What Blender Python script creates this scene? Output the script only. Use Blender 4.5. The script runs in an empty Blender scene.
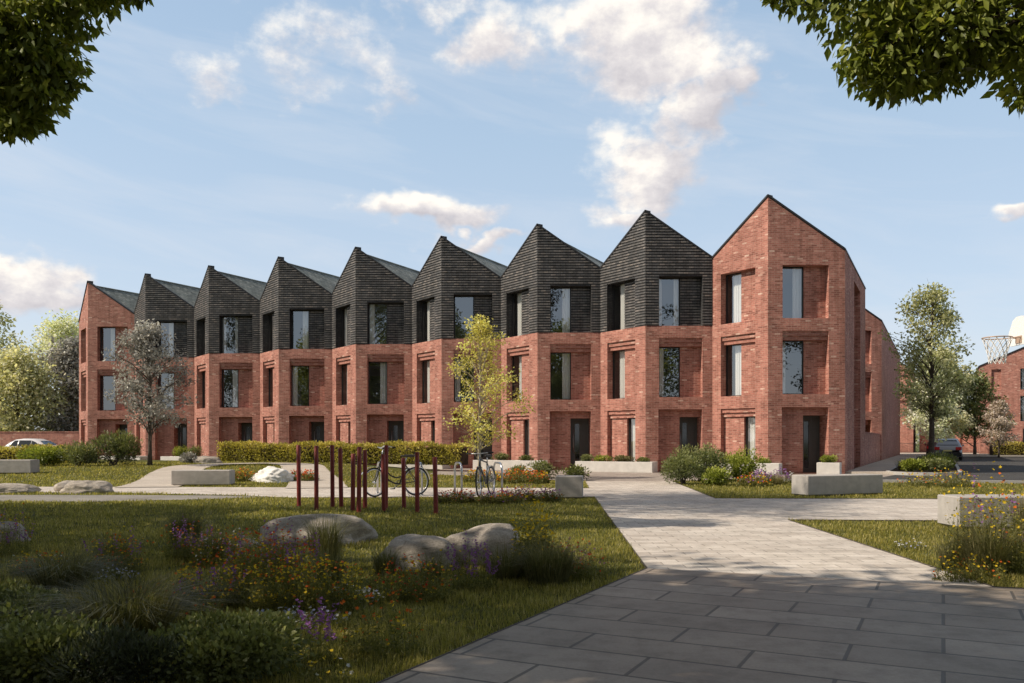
import bpy, math, random
import numpy as np
from mathutils import Vector, noise as mnoise
R = math.radians
rng = np.random.default_rng(7); random.seed(7)
scene = bpy.context.scene
col = scene.collection
TX, TY = 0.8924, -0.4511          # terrace direction (to the right, towards the viewer)
VX, VY = 0.4511, 0.8924           # into the terrace
TROT = math.atan2(TY, TX)

# ------------------------------------------------------------------ materials
def new_mat(name):
    m = bpy.data.materials.new(name); m.use_nodes = True
    nt = m.node_tree; nt.nodes.clear()
    out = nt.nodes.new('ShaderNodeOutputMaterial')
    return m, nt, out
def N(nt, typ, **kw):
    n = nt.nodes.new(typ)
    for k, v in kw.items():
        if k.startswith('_'): setattr(n, k[1:], v)
        else: n.inputs[k.replace('__', ' ')].default_value = v
    return n
def L(nt, a, b): nt.links.new(a, b)
def ramp(nt, stops, interp='LINEAR'):
    r = nt.nodes.new('ShaderNodeValToRGB'); r.color_ramp.interpolation = interp
    el = r.color_ramp.elements
    while len(el) < len(stops): el.new(0.5)
    for e, (p, c) in zip(el, stops): e.position = p; e.color = (*c, 1) if len(c) == 3 else c
    return r
def mixc(nt, fac, a, b, blend='MIX'):
    m = nt.nodes.new('ShaderNodeMix'); m.data_type = 'RGBA'; m.blend_type = blend
    for sock, v in ((m.inputs[0], fac), (m.inputs[6], a), (m.inputs[7], b)):
        if hasattr(v, 'is_linked') or hasattr(v, 'links'): L(nt, v, sock)
        elif isinstance(v, (int, float)): sock.default_value = v
        else: sock.default_value = (*v, 1)
    return m.outputs[2]
def math_(nt, op, a, b=0.0, c=None, clamp=False):
    m = nt.nodes.new('ShaderNodeMath'); m.operation = op; m.use_clamp = clamp
    for i, v in enumerate((a, b) if c is None else (a, b, c)):
        if hasattr(v, 'links'): L(nt, v, m.inputs[i])
        else: m.inputs[i].default_value = v
    return m.outputs[0]
def simple(name, color, rough=0.6, metal=0.0, spec=0.4, noise=0.0, nscale=6.0, bump=0.0):
    m, nt, out = new_mat(name)
    b = N(nt, 'ShaderNodeBsdfPrincipled', Roughness=rough, Metallic=metal)
    b.inputs['Specular IOR Level'].default_value = spec
    b.inputs['Base Color'].default_value = (*color, 1)
    if noise or bump:
        tc = N(nt, 'ShaderNodeTexCoord')
        nz = N(nt, 'ShaderNodeTexNoise', Scale=nscale, Detail=6.0, Roughness=0.6)
        L(nt, tc.outputs['Object'], nz.inputs['Vector'])
        if noise:
            c2 = tuple(max(0, c * (1 - noise)) for c in color); c3 = tuple(min(1, c * (1 + noise)) for c in color)
            r = ramp(nt, [(0.3, c2), (0.7, c3)]); L(nt, nz.outputs[0], r.inputs[0]); L(nt, r.outputs[0], b.inputs['Base Color'])
        if bump:
            bp = N(nt, 'ShaderNodeBump', Strength=bump, Distance=0.02); L(nt, nz.outputs[0], bp.inputs['Height']); L(nt, bp.outputs[0], b.inputs['Normal'])
    L(nt, b.outputs[0], out.inputs[0])
    return m
def brick_mat(name, palette, mortar, w=0.225, h=0.075, mort=0.01, bump=0.5, rough=0.85, dirt=0.25, offset=0.5):
    m, nt, out = new_mat(name)
    uv = N(nt, 'ShaderNodeUVMap')
    bt = N(nt, 'ShaderNodeTexBrick', Scale=1.0)
    bt.offset = offset
    bt.inputs['Color1'].default_value = (0, 0, 0, 1); bt.inputs['Color2'].default_value = (1, 1, 1, 1); bt.inputs['Mortar'].default_value = (0.5, 0.5, 0.5, 1)
    bt.inputs['Mortar Size'].default_value = mort; bt.inputs['Brick Width'].default_value = w; bt.inputs['Row Height'].default_value = h
    bt.inputs['Mortar Smooth'].default_value = 0.2
    L(nt, uv.outputs[0], bt.inputs['Vector'])
    pr = ramp(nt, palette); L(nt, bt.outputs['Color'], pr.inputs[0])
    tc = N(nt, 'ShaderNodeTexCoord')
    nz = N(nt, 'ShaderNodeTexNoise', Scale=0.9, Detail=5.0, Roughness=0.65); L(nt, tc.outputs['Object'], nz.inputs['Vector'])
    nz2 = N(nt, 'ShaderNodeTexNoise', Scale=14.0, Detail=4.0, Roughness=0.7); L(nt, tc.outputs['Object'], nz2.inputs['Vector'])
    cm = mixc(nt, bt.outputs['Fac'], pr.outputs[0], mortar)
    d1 = ramp(nt, [(0.3, (1 - dirt,) * 3), (0.7, (1 + dirt * 0.5,) * 3)]); L(nt, nz.outputs[0], d1.inputs[0])
    d2 = ramp(nt, [(0.25, (0.82,) * 3), (0.75, (1.15,) * 3)]); L(nt, nz2.outputs[0], d2.inputs[0])
    c = mixc(nt, 1.0, cm, d1.outputs[0], 'MULTIPLY'); c = mixc(nt, 1.0, c, d2.outputs[0], 'MULTIPLY')
    sx = N(nt, 'ShaderNodeSeparateXYZ'); L(nt, tc.outputs['Object'], sx.inputs[0])
    mp = N(nt, 'ShaderNodeMapping'); mp.inputs['Scale'].default_value = (3.0, 3.0, 0.22); L(nt, tc.outputs['Object'], mp.inputs['Vector'])
    stn = N(nt, 'ShaderNodeTexNoise', Scale=1.6, Detail=5.0, Roughness=0.7); L(nt, mp.outputs[0], stn.inputs['Vector'])
    sr = ramp(nt, [(0.34, (0.78, 0.77, 0.76)), (0.56, (1.04,) * 3)]); L(nt, stn.outputs[0], sr.inputs[0]); c = mixc(nt, 1.0, c, sr.outputs[0], 'MULTIPLY')
    base_z = math_(nt, 'ADD', sx.outputs[2], math_(nt, 'MULTIPLY', nz.outputs[0], 0.5))
    dp = ramp(nt, [(0.22, (0.72, 0.72, 0.70)), (0.85, (1,) * 3)]); L(nt, base_z, dp.inputs[0]); c = mixc(nt, 1.0, c, dp.outputs[0], 'MULTIPLY')
    b = N(nt, 'ShaderNodeBsdfPrincipled', Roughness=rough); b.inputs['Specular IOR Level'].default_value = 0.25
    L(nt, c, b.inputs['Base Color'])
    hgt = math_(nt, 'ADD', math_(nt, 'MULTIPLY', bt.outputs['Fac'], -1.0), math_(nt, 'MULTIPLY', nz2.outputs[0], 0.5))
    bp = N(nt, 'ShaderNodeBump', Strength=bump, Distance=0.012); L(nt, hgt, bp.inputs['Height']); L(nt, bp.outputs[0], b.inputs['Normal'])
    L(nt, b.outputs[0], out.inputs[0])
    return m
def leaf_mat(name, stops, trans=0.3, rough=0.5, spec=0.35, tt=(1.3, 1.35, 0.75)):
    m, nt, out = new_mat(name)
    at = N(nt, 'ShaderNodeAttribute', _attribute_name='tint')
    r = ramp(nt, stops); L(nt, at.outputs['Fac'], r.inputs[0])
    b = N(nt, 'ShaderNodeBsdfPrincipled', Roughness=rough); b.inputs['Specular IOR Level'].default_value = spec
    L(nt, r.outputs[0], b.inputs['Base Color'])
    t = N(nt, 'ShaderNodeBsdfTranslucent'); L(nt, mixc(nt, 1.0, r.outputs[0], tt, 'MULTIPLY'), t.inputs[0])
    mx = N(nt, 'ShaderNodeMixShader', Fac=trans); L(nt, b.outputs[0], mx.inputs[1]); L(nt, t.outputs[0], mx.inputs[2])
    L(nt, mx.outputs[0], out.inputs[0])
    return m
def paving_mat(name, palette, joint, w, h, mort, rot, rough=0.7, stain=0.3, bump=0.3, spec=0.3, grain=0.15):
    m, nt, out = new_mat(name)
    tc = N(nt, 'ShaderNodeTexCoord')
    mp = N(nt, 'ShaderNodeMapping'); mp.inputs['Rotation'].default_value = (0, 0, rot); L(nt, tc.outputs['Object'], mp.inputs['Vector'])
    bt = N(nt, 'ShaderNodeTexBrick', Scale=1.0)
    bt.inputs['Color1'].default_value = (0, 0, 0, 1); bt.inputs['Color2'].default_value = (1, 1, 1, 1); bt.inputs['Mortar'].default_value = (0.5,) * 3 + (1,)
    bt.inputs['Mortar Size'].default_value = mort; bt.inputs['Brick Width'].default_value = w; bt.inputs['Row Height'].default_value = h
    bt.inputs['Mortar Smooth'].default_value = 0.3
    L(nt, mp.outputs[0], bt.inputs['Vector'])
    pr = ramp(nt, palette); L(nt, bt.outputs['Color'], pr.inputs[0])
    nz = N(nt, 'ShaderNodeTexNoise', Scale=0.8, Detail=8.0, Roughness=0.65); L(nt, tc.outputs['Object'], nz.inputs['Vector'])
    nz2 = N(nt, 'ShaderNodeTexNoise', Scale=45.0, Detail=5.0, Roughness=0.75); L(nt, tc.outputs['Object'], nz2.inputs['Vector'])
    d1 = ramp(nt, [(0.3, (1 - stain,) * 3), (0.7, (1 + stain * 0.4,) * 3)]); L(nt, nz.outputs[0], d1.inputs[0])
    d2 = ramp(nt, [(0.25, (1 - grain,) * 3), (0.75, (1 + grain,) * 3)]); L(nt, nz2.outputs[0], d2.inputs[0])
    c = mixc(nt, bt.outputs['Fac'], pr.outputs[0], joint)
    sv = N(nt, 'ShaderNodeTexVoronoi', Scale=2.3); L(nt, tc.outputs['Object'], sv.inputs['Vector'])
    sg = ramp(nt, [(0.03, (0.72,) * 3), (0.055, (1,) * 3)]); L(nt, sv.outputs['Distance'], sg.inputs[0]); c = mixc(nt, 0.8, c, mixc(nt, 1.0, c, sg.outputs[0], 'MULTIPLY'))
    st2 = N(nt, 'ShaderNodeTexNoise', Scale=3.2, Detail=7.0, Roughness=0.75); L(nt, tc.outputs['Object'], st2.inputs['Vector'])
    sr2 = ramp(nt, [(0.36, (0.80, 0.79, 0.77)), (0.52, (1,) * 3)]); L(nt, st2.outputs[0], sr2.inputs[0]); c = mixc(nt, 1.0, c, sr2.outputs[0], 'MULTIPLY')
    c = mixc(nt, 1.0, c, d1.outputs[0], 'MULTIPLY'); c = mixc(nt, 1.0, c, d2.outputs[0], 'MULTIPLY')
    b = N(nt, 'ShaderNodeBsdfPrincipled', Roughness=rough); b.inputs['Specular IOR Level'].default_value = spec
    L(nt, c, b.inputs['Base Color'])
    hgt = math_(nt, 'ADD', math_(nt, 'MULTIPLY', bt.outputs['Fac'], -1.0), math_(nt, 'MULTIPLY', nz2.outputs[0], 0.25))
    bp = N(nt, 'ShaderNodeBump', Strength=bump, Distance=0.008); L(nt, hgt, bp.inputs['Height']); L(nt, bp.outputs[0], b.inputs['Normal'])
    L(nt, b.outputs[0], out.inputs[0])
    return m
def ground_mat(name, cols, scale=0.6, bump=0.4, fine=30.0, rough=0.95):
    m, nt, out = new_mat(name)
    tc = N(nt, 'ShaderNodeTexCoord')
    nz = N(nt, 'ShaderNodeTexNoise', Scale=scale, Detail=8.0, Roughness=0.7); L(nt, tc.outputs['Object'], nz.inputs['Vector'])
    nz2 = N(nt, 'ShaderNodeTexNoise', Scale=fine, Detail=5.0, Roughness=0.8); L(nt, tc.outputs['Object'], nz2.inputs['Vector'])
    r = ramp(nt, [(0.3, cols[0]), (0.5, cols[1]), (0.7, cols[2])]); L(nt, nz.outputs[0], r.inputs[0])
    d2 = ramp(nt, [(0.3, (0.6,) * 3), (0.7, (1.35,) * 3)]); L(nt, nz2.outputs[0], d2.inputs[0])
    b = N(nt, 'ShaderNodeBsdfPrincipled', Roughness=rough); b.inputs['Specular IOR Level'].default_value = 0.15
    L(nt, mixc(nt, 1.0, r.outputs[0], d2.outputs[0], 'MULTIPLY'), b.inputs['Base Color'])
    bp = N(nt, 'ShaderNodeBump', Strength=bump, Distance=0.03); L(nt, nz2.outputs[0], bp.inputs['Height']); L(nt, bp.outputs[0], b.inputs['Normal'])
    L(nt, b.outputs[0], out.inputs[0])
    return m
def glass_mat(name, base=0.10, tint=(0.9, 0.92, 0.91)):
    m, nt, out = new_mat(name)
    fr = N(nt, 'ShaderNodeLayerWeight', Blend=0.5)
    f = math_(nt, 'ADD', math_(nt, 'MULTIPLY', math_(nt, 'POWER', fr.outputs['Facing'], 4.0), 0.75), base + 0.10, clamp=True)
    t = N(nt, 'ShaderNodeBsdfTransparent'); t.inputs[0].default_value = (*tint, 1)
    g = N(nt, 'ShaderNodeBsdfGlossy', Roughness=0.01); g.inputs[0].default_value = (0.95, 0.97, 1, 1)
    mx = N(nt, 'ShaderNodeMixShader'); L(nt, f, mx.inputs[0]); L(nt, t.outputs[0], mx.inputs[1]); L(nt, g.outputs[0], mx.inputs[2])
    L(nt, mx.outputs[0], out.inputs[0])
    return m

def stone_mat(name, cols):
    m, nt, out = new_mat(name)
    tc = N(nt, 'ShaderNodeTexCoord'); mp = N(nt, 'ShaderNodeMapping'); mp.inputs['Scale'].default_value = (1.0, 1.0, 3.2); mp.inputs['Rotation'].default_value = (0.35, 0.2, 0.4)
    L(nt, tc.outputs['Object'], mp.inputs['Vector'])
    a = N(nt, 'ShaderNodeTexNoise', Scale=3.5, Detail=10.0, Roughness=0.7, Distortion=0.6); L(nt, mp.outputs[0], a.inputs['Vector'])
    b_ = N(nt, 'ShaderNodeTexNoise', Scale=55.0, Detail=4.0, Roughness=0.8); L(nt, tc.outputs['Object'], b_.inputs['Vector'])
    v = N(nt, 'ShaderNodeTexVoronoi', Scale=1.7, _feature='DISTANCE_TO_EDGE'); L(nt, mp.outputs[0], v.inputs['Vector'])
    r = ramp(nt, [(0.30, cols[0]), (0.5, cols[1]), (0.68, cols[2])]); L(nt, a.outputs[0], r.inputs[0])
    sp = ramp(nt, [(0.3, (0.7,) * 3), (0.7, (1.25,) * 3)]); L(nt, b_.outputs[0], sp.inputs[0])
    ck = ramp(nt, [(0.0, (0.78,) * 3), (0.02, (1,) * 3)]); L(nt, v.outputs['Distance'], ck.inputs[0])
    p = N(nt, 'ShaderNodeBsdfPrincipled', Roughness=0.92); p.inputs['Specular IOR Level'].default_value = 0.2
    L(nt, mixc(nt, 1.0, mixc(nt, 1.0, r.outputs[0], sp.outputs[0], 'MULTIPLY'), ck.outputs[0], 'MULTIPLY'), p.inputs['Base Color'])
    h = math_(nt, 'ADD', math_(nt, 'MULTIPLY', a.outputs[0], 1.2), math_(nt, 'ADD', math_(nt, 'MULTIPLY', b_.outputs[0], 0.35), math_(nt, 'MULTIPLY', ck.outputs[0], 0.3)))
    bp = N(nt, 'ShaderNodeBump', Strength=0.9, Distance=0.03); L(nt, h, bp.inputs['Height']); L(nt, bp.outputs[0], p.inputs['Normal'])
    L(nt, p.outputs[0], out.inputs[0])
    return m
M = {}
RED = [(0.0, (0.26, 0.102, 0.080)), (0.18, (0.35, 0.140, 0.108)), (0.50, (0.435, 0.180, 0.139)), (0.86, (0.49, 0.213, 0.167)), (0.965, (0.55, 0.29, 0.23)), (1.0, (0.66, 0.45, 0.365))]
M['brick'] = brick_mat('red_brick', RED, (0.46, 0.27, 0.21), dirt=0.24)
M['black_brick'] = brick_mat('black_brick', [(0, (0.042, 0.043, 0.047)), (0.6, (0.06, 0.061, 0.064)), (1, (0.08, 0.078, 0.078))], (0.02, 0.02, 0.02), mort=0.008, dirt=0.3, rough=0.75)
M['black_rib'] = brick_mat('black_brick_course', [(0, (0.10, 0.099, 0.102)), (0.5, (0.145, 0.139, 0.138)), (0.85, (0.19, 0.176, 0.168)), (1, (0.26, 0.23, 0.21))], (0.06, 0.06, 0.06), w=0.225, h=0.12, mort=0.008, dirt=0.3, rough=0.7, offset=0.5)
M['coping'] = simple('coping_metal', (0.035, 0.036, 0.04), 0.5, 0.3)
M['roof'] = brick_mat('slate_roof', [(0, (0.16, 0.18, 0.165)), (0.5, (0.22, 0.24, 0.22)), (1, (0.30, 0.31, 0.28))], (0.08, 0.085, 0.08), w=0.3, h=0.22, mort=0.012, dirt=0.35, rough=0.6)
M['frame'] = simple('window_frame', (0.03, 0.03, 0.032), 0.4, 0.2)
M['glass'] = glass_mat('window_glass')
M['room'] = simple('room_interior', (0.16, 0.15, 0.14), 0.9)
M['curtain'] = simple('curtain', (0.82, 0.80, 0.78), 0.9, noise=0.03)
M['door'] = simple('door_paint', (0.085, 0.088, 0.085), 0.45, noise=0.06)
M['steel'] = simple('brushed_steel', (0.55, 0.56, 0.57), 0.32, 0.95)
M['concrete'] = simple('concrete', (0.42, 0.39, 0.36), 0.85, noise=0.14, nscale=5.0, bump=0.3)
M['concrete_lt'] = simple('pale_concrete', (0.60, 0.57, 0.53), 0.85, noise=0.10, nscale=4.0, bump=0.2)
M['soil'] = ground_mat('soil', [(0.03, 0.022, 0.016), (0.05, 0.036, 0.025), (0.07, 0.05, 0.035)], 2.0, 0.8)
M['ground'] = ground_mat('ground_turf', [(0.060, 0.066, 0.018), (0.095, 0.10, 0.026), (0.14, 0.14, 0.04)], 0.7, 0.7, 40)
M['slab'] = paving_mat('slab_paving', [(0, (0.285, 0.23, 0.182)), (0.5, (0.335, 0.273, 0.218)), (1, (0.39, 0.322, 0.262))], (0.12, 0.10, 0.08), 1.05, 0.45, 0.014, -TROT, rough=0.55, stain=0.28, bump=0.5)
M['paver'] = paving_mat('path_pavers', [(0, (0.54, 0.475, 0.415)), (0.5, (0.61, 0.545, 0.48)), (1, (0.68, 0.615, 0.545))], (0.33, 0.285, 0.245), 0.40, 0.20, 0.008, 0.0, stain=0.18, bump=0.4)
M['paver2'] = paving_mat('terrace_pavers', [(0, (0.33, 0.28, 0.245)), (0.5, (0.38, 0.33, 0.29)), (1, (0.44, 0.38, 0.335))], (0.20, 0.17, 0.15), 0.40, 0.20, 0.008, -TROT, stain=0.2)
M['gravel'] = ground_mat('bound_gravel', [(0.42, 0.365, 0.31), (0.50, 0.44, 0.38), (0.57, 0.51, 0.44)], 0.9, 0.3, 60)
M['gravel_shaded'] = ground_mat('shaded_gravel', [(0.22, 0.20, 0.18), (0.27, 0.25, 0.225), (0.33, 0.30, 0.27)], 0.9, 0.3, 60)  # gravel darkened in its colour for the shade lying on the side path
M['asphalt'] = ground_mat('asphalt', [(0.055, 0.053, 0.052), (0.072, 0.069, 0.067), (0.09, 0.086, 0.083)], 0.4, 0.4, 80, 0.85)
M['kerb'] = simple('kerb_stone', (0.42, 0.40, 0.38), 0.85, noise=0.12, nscale=8)
M['edging'] = simple('steel_edging', (0.10, 0.085, 0.075), 0.6, 0.4, noise=0.2)
M['post'] = simple('red_painted_post', (0.21, 0.030, 0.022), 0.5, noise=0.25, nscale=12, bump=0.25)
M['stone'] = stone_mat('boulder_stone', [(0.24, 0.21, 0.18), (0.43, 0.38, 0.325), (0.56, 0.50, 0.43)])
M['stone_wh'] = simple('white_stone', (0.74, 0.72, 0.69), 0.9, noise=0.12, nscale=6, bump=0.8)
M['bark'] = simple('bark', (0.085, 0.065, 0.05), 0.95, noise=0.4, nscale=14, bump=0.9)
M['bark_pale'] = simple('pale_bark', (0.40, 0.34, 0.25), 0.9, noise=0.25, nscale=10, bump=0.5)
M['black_paint'] = simple('black_paint', (0.018, 0.018, 0.02), 0.35, 0.2)
M['grey_paint'] = simple('grey_paint', (0.11, 0.12, 0.13), 0.35, 0.4)
M['rubber'] = simple('rubber', (0.022, 0.022, 0.022), 0.8)
M['alu'] = simple('alloy', (0.6, 0.6, 0.61), 0.3, 0.9)
M['mudguard'] = simple('mudguard_silver', (0.55, 0.56, 0.58), 0.35, 0.6)
M['saddle'] = simple('saddle_leather', (0.05, 0.045, 0.04), 0.6)
M['car_white'] = simple('car_white', (0.72, 0.71, 0.73), 0.28, 0.1, 0.6)
M['car_silver'] = simple('car_silver', (0.34, 0.35, 0.37), 0.3, 0.6, 0.6)
M['car_red'] = simple('car_dark_red', (0.16, 0.02, 0.02), 0.3, 0.3, 0.6)
M['car_glass'] = simple('car_glass', (0.02, 0.025, 0.03), 0.06, 0.0, 0.9)
M['tail'] = simple('tail_light', (0.55, 0.02, 0.02), 0.2)
M['headlamp'] = simple('head_light', (0.8, 0.82, 0.85), 0.1, 0.2)
M['plate'] = simple('plate', (0.75, 0.68, 0.3), 0.5)
M['white_paint'] = simple('white_board', (0.8, 0.8, 0.8), 0.5)
M['orange_metal'] = simple('rim_orange', (0.50, 0.36, 0.27), 0.5, 0.2)
M['net'] = simple('net_cord', (0.78, 0.77, 0.76), 0.9)
M['rail'] = simple('railing_paint', (0.05, 0.05, 0.052), 0.5, 0.3)
G_ = lambda a, b, c, d: [(0.0, a), (0.4, b), (0.75, c), (1.0, d)]
M['leaf_near'] = leaf_mat('leaf_near', G_((0.0773, 0.0924, 0.0190), (0.1546, 0.1914, 0.0334), (0.2782, 0.3038, 0.0524), (0.5026, 0.4623, 0.0832)), 0.35)
M['leaf_grey'] = leaf_mat('leaf_grey', G_((0.1422, 0.1383, 0.1231), (0.3034, 0.2962, 0.2667), (0.4931, 0.4740, 0.4205), (0.7954, 0.7900, 0.6974)), 0.30, tt=(1.05, 1.0, 0.92))  # grey foliage, also lightened in colour to stand in for haze
M['leaf_gold'] = leaf_mat('leaf_gold', G_((0.3092, 0.2715, 0.0773), (0.5273, 0.4683, 0.1392), (0.7456, 0.6555, 0.2164), (0.8200, 0.8200, 0.3400)), 0.45)
M['leaf_olive'] = leaf_mat('leaf_olive', G_((0.1836, 0.1908, 0.1028), (0.3916, 0.3916, 0.2154), (0.6363, 0.6241, 0.3548), (0.8200, 0.8200, 0.5628)), 0.40)  # olive leaves raised in colour in place of air haze
M['leaf_mid_hazed'] = leaf_mat('leaf_mid_hazed', G_((0.2336, 0.2441, 0.1616), (0.4840, 0.4771, 0.3140), (0.7843, 0.7212, 0.4936), (0.8200, 0.7872, 0.7627)), 0.45)  # haze painted into the leaf colour of distant trees
M['leaf_deep'] = leaf_mat('leaf_deep', G_((0.024, 0.03, 0.016), (0.05, 0.06, 0.032), (0.085, 0.095, 0.05), (0.13, 0.14, 0.075)), 0.25)
M['leaf_pale_hazed'] = leaf_mat('leaf_pale_hazed', G_((0.4166, 0.4497, 0.2868), (0.7735, 0.7872, 0.5373), (0.8200, 0.7872, 0.7881), (0.8200, 0.7872, 0.8200)), 0.35)  # pale leaves, whitened further so far crowns look hazed
M['leaf_hedge'] = leaf_mat('leaf_hedge', G_((0.1313, 0.1093, 0.0277), (0.3148, 0.2794, 0.0646), (0.5511, 0.4615, 0.1155), (0.8000, 0.6560, 0.2308)), 0.35)
M['leaf_conifer'] = leaf_mat('leaf_conifer', G_((0.0620, 0.0775, 0.0310), (0.1473, 0.1674, 0.0651), (0.2635, 0.2790, 0.1085), (0.4185, 0.4030, 0.1705)), 0.30)
M['leaf_lime'] = leaf_mat('leaf_lime', G_((0.1184, 0.1381, 0.0237), (0.2369, 0.2762, 0.0434), (0.3749, 0.3947, 0.0789), (0.5525, 0.5327, 0.1381)), 0.35)
M['leaf_blossom'] = leaf_mat('leaf_blossom', G_((0.2990, 0.2300, 0.1955), (0.4830, 0.3910, 0.3450), (0.6670, 0.5750, 0.5290), (0.8000, 0.7245, 0.6785)), 0.35)
M['leaf_cover'] = leaf_mat('leaf_cover', G_((0.0664, 0.0759, 0.0255), (0.1367, 0.1539, 0.0488), (0.2305, 0.2426, 0.0781), (0.3906, 0.3904, 0.1367)), 0.25)
M['grass'] = leaf_mat('lawn_grass', G_((0.1190, 0.1171, 0.0311), (0.2777, 0.2529, 0.0623), (0.4919, 0.4060, 0.1297), (0.6843, 0.5724, 0.2938)), 0.45, 0.45)
M['tuft'] = leaf_mat('tuft_grass', G_((0.0729, 0.0745, 0.0308), (0.1458, 0.1426, 0.0583), (0.2511, 0.2268, 0.1053), (0.4374, 0.3726, 0.1944)), 0.3)
M['tuft_pale'] = leaf_mat('tuft_pale', G_((0.12, 0.10, 0.05), (0.22, 0.19, 0.10), (0.34, 0.29, 0.17), (0.46, 0.40, 0.25)), 0.35)
M['stem'] = leaf_mat('flower_stems', G_((0.08, 0.085, 0.022), (0.155, 0.155, 0.04), (0.24, 0.225, 0.06), (0.34, 0.30, 0.10)), 0.3)
for k, c in dict(orange=(0.75, 0.17, 0.03), red=(0.72, 0.085, 0.045), yellow=(0.78, 0.56, 0.04), purple=(0.36, 0.16, 0.46), white=(0.72, 0.72, 0.72), blue=(0.48, 0.50, 0.74), pink=(0.55, 0.30, 0.42)).items():
    M['petal_' + k] = leaf_mat('petal_' + k, [(0, tuple(x * 0.7 for x in c)), (1, c)], 0.25, 0.7, 0.1)

# ------------------------------------------------------------------ scene helpers
def tag(o, label=None, cat=None, group=None, kind=None):
    if label: o['label'] = label
    if cat: o['category'] = cat
    if group: o['group'] = group
    if kind: o['kind'] = kind
    return o
def empty(name, loc=(0, 0, 0), rz=0.0, label=None, cat=None, group=None):
    o = bpy.data.objects.new(name, None); col.objects.link(o)
    o.location = loc; o.rotation_euler = (0, 0, rz); o.empty_display_size = 0.2
    return tag(o, label, cat, group)
def link(name, me, mat, parent=None):
    if mat: me.materials.append(mat)
    o = bpy.data.objects.new(name, me); col.objects.link(o)
    if parent: o.parent = parent
    return o
class MB:
    def __init__(s): s.v = []; s.f = []; s.sm = []; s.mi = {}
    def poly(s, *pts, smooth=False):
        i = len(s.v); s.v += [tuple(p) for p in pts]; s.f.append(tuple(range(i, i + len(pts)))); s.sm.append(smooth)
    def add(s, vs, fs, smooth=False):
        i = len(s.v); s.v += [tuple(p) for p in vs]; s.f += [tuple(i + k for k in f) for f in fs]; s.sm += [smooth] * len(fs)
    def box(s, x0, x1, y0, y1, z0, z1):
        vs = [(x, y, z) for z in (z0, z1) for x, y in ((x0, y0), (x1, y0), (x1, y1), (x0, y1))]
        s.add(vs, [(0, 3, 2, 1), (4, 5, 6, 7), (0, 1, 5, 4), (1, 2, 6, 5), (2, 3, 7, 6), (3, 0, 4, 7)])
    def bbox(s, x0, x1, y0, y1, z0, z1, c=0.012):       # box with chamfered edges
        xs, ys, zs = (x0, x1), (y0, y1), (z0, z1); V = []; idx = {}
        for a in (0, 1):
            for b in (0, 1):
                for d in (0, 1):
                    sx, sy, sz = (c if a == 0 else -c), (c if b == 0 else -c), (c if d == 0 else -c)
                    idx[a, b, d] = len(V)
                    V += [(xs[a], ys[b] + sy, zs[d] + sz), (xs[a] + sx, ys[b], zs[d] + sz), (xs[a] + sx, ys[b] + sy, zs[d])]
        F = []
        g = lambda a, b, d, k: idx[a, b, d] + k
        for a in (0, 1): F.append(tuple(g(a, b, d, 0) for b, d in ((0, 0), (1, 0), (1, 1), (0, 1))))
        for b in (0, 1): F.append(tuple(g(a, b, d, 1) for a, d in ((0, 0), (1, 0), (1, 1), (0, 1))))
        for d in (0, 1): F.append(tuple(g(a, b, d, 2) for a, b in ((0, 0), (1, 0), (1, 1), (0, 1))))
        for a in (0, 1):
            for b in (0, 1): F.append((g(a, b, 0, 0), g(a, b, 1, 0), g(a, b, 1, 1), g(a, b, 0, 1)))
        for a in (0, 1):
            for d in (0, 1): F.append((g(a, 0, d, 0), g(a, 1, d, 0), g(a, 1, d, 2), g(a, 0, d, 2)))
        for b in (0, 1):
            for d in (0, 1): F.append((g(0, b, d, 1), g(1, b, d, 1), g(1, b, d, 2), g(0, b, d, 2)))
        for k in idx.values(): F.append((k, k + 1, k + 2))
        s.add(V, F)
    def tube(s, pts, radii, seg=8, cap=True):
        pts = [Vector(p) for p in pts]; n = len(pts)
        if not hasattr(radii, '__len__'): radii = [radii] * n
        base = len(s.v); ref = None
        for i, p in enumerate(pts):
            d = (pts[min(i + 1, n - 1)] - pts[max(i - 1, 0)]); d = d.normalized() if d.length > 1e-9 else Vector((0, 0, 1))
            if ref is None: ref = d.orthogonal().normalized()
            ref = ref - d * ref.dot(d); ref = ref.normalized() if ref.length > 1e-6 else d.orthogonal().normalized()
            b = d.cross(ref)
            for k in range(seg):
                a = 2 * math.pi * k / seg
                s.v.append(tuple(p + (ref * math.cos(a) + b * math.sin(a)) * radii[i]))
        for i in range(n - 1):
            for k in range(seg):
                a = base + i * seg + k; b = base + i * seg + (k + 1) % seg
                s.f.append((a, b, b + seg, a + seg)); s.sm.append(True)
        if cap:
            s.f.append(tuple(base + k for k in range(seg))[::-1]); s.sm.append(False)
            s.f.append(tuple(base + (n - 1) * seg + k for k in range(seg))); s.sm.append(False)
    def torus(s, c, Rr, r, seg=28, sides=8, axis='y', squash=1.0):
        pts = []
        for i in range(seg):
            a = 2 * math.pi * i / seg
            for k in range(sides):
                t = 2 * math.pi * k / sides; q = Rr + r * math.cos(t); h = r * squash * math.sin(t)
                if axis == 'y': p = (q * math.cos(a), h, q * math.sin(a))
                elif axis == 'x': p = (h, q * math.cos(a), q * math.sin(a))
                else: p = (q * math.cos(a), q * math.sin(a), h)
                pts.append((c[0] + p[0], c[1] + p[1], c[2] + p[2]))
        fs = [(i * sides + k, ((i + 1) % seg) * sides + k, ((i + 1) % seg) * sides + (k + 1) % sides, i * sides + (k + 1) % sides) for i in range(seg) for k in range(sides)]
        s.add(pts, fs, True)
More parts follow.
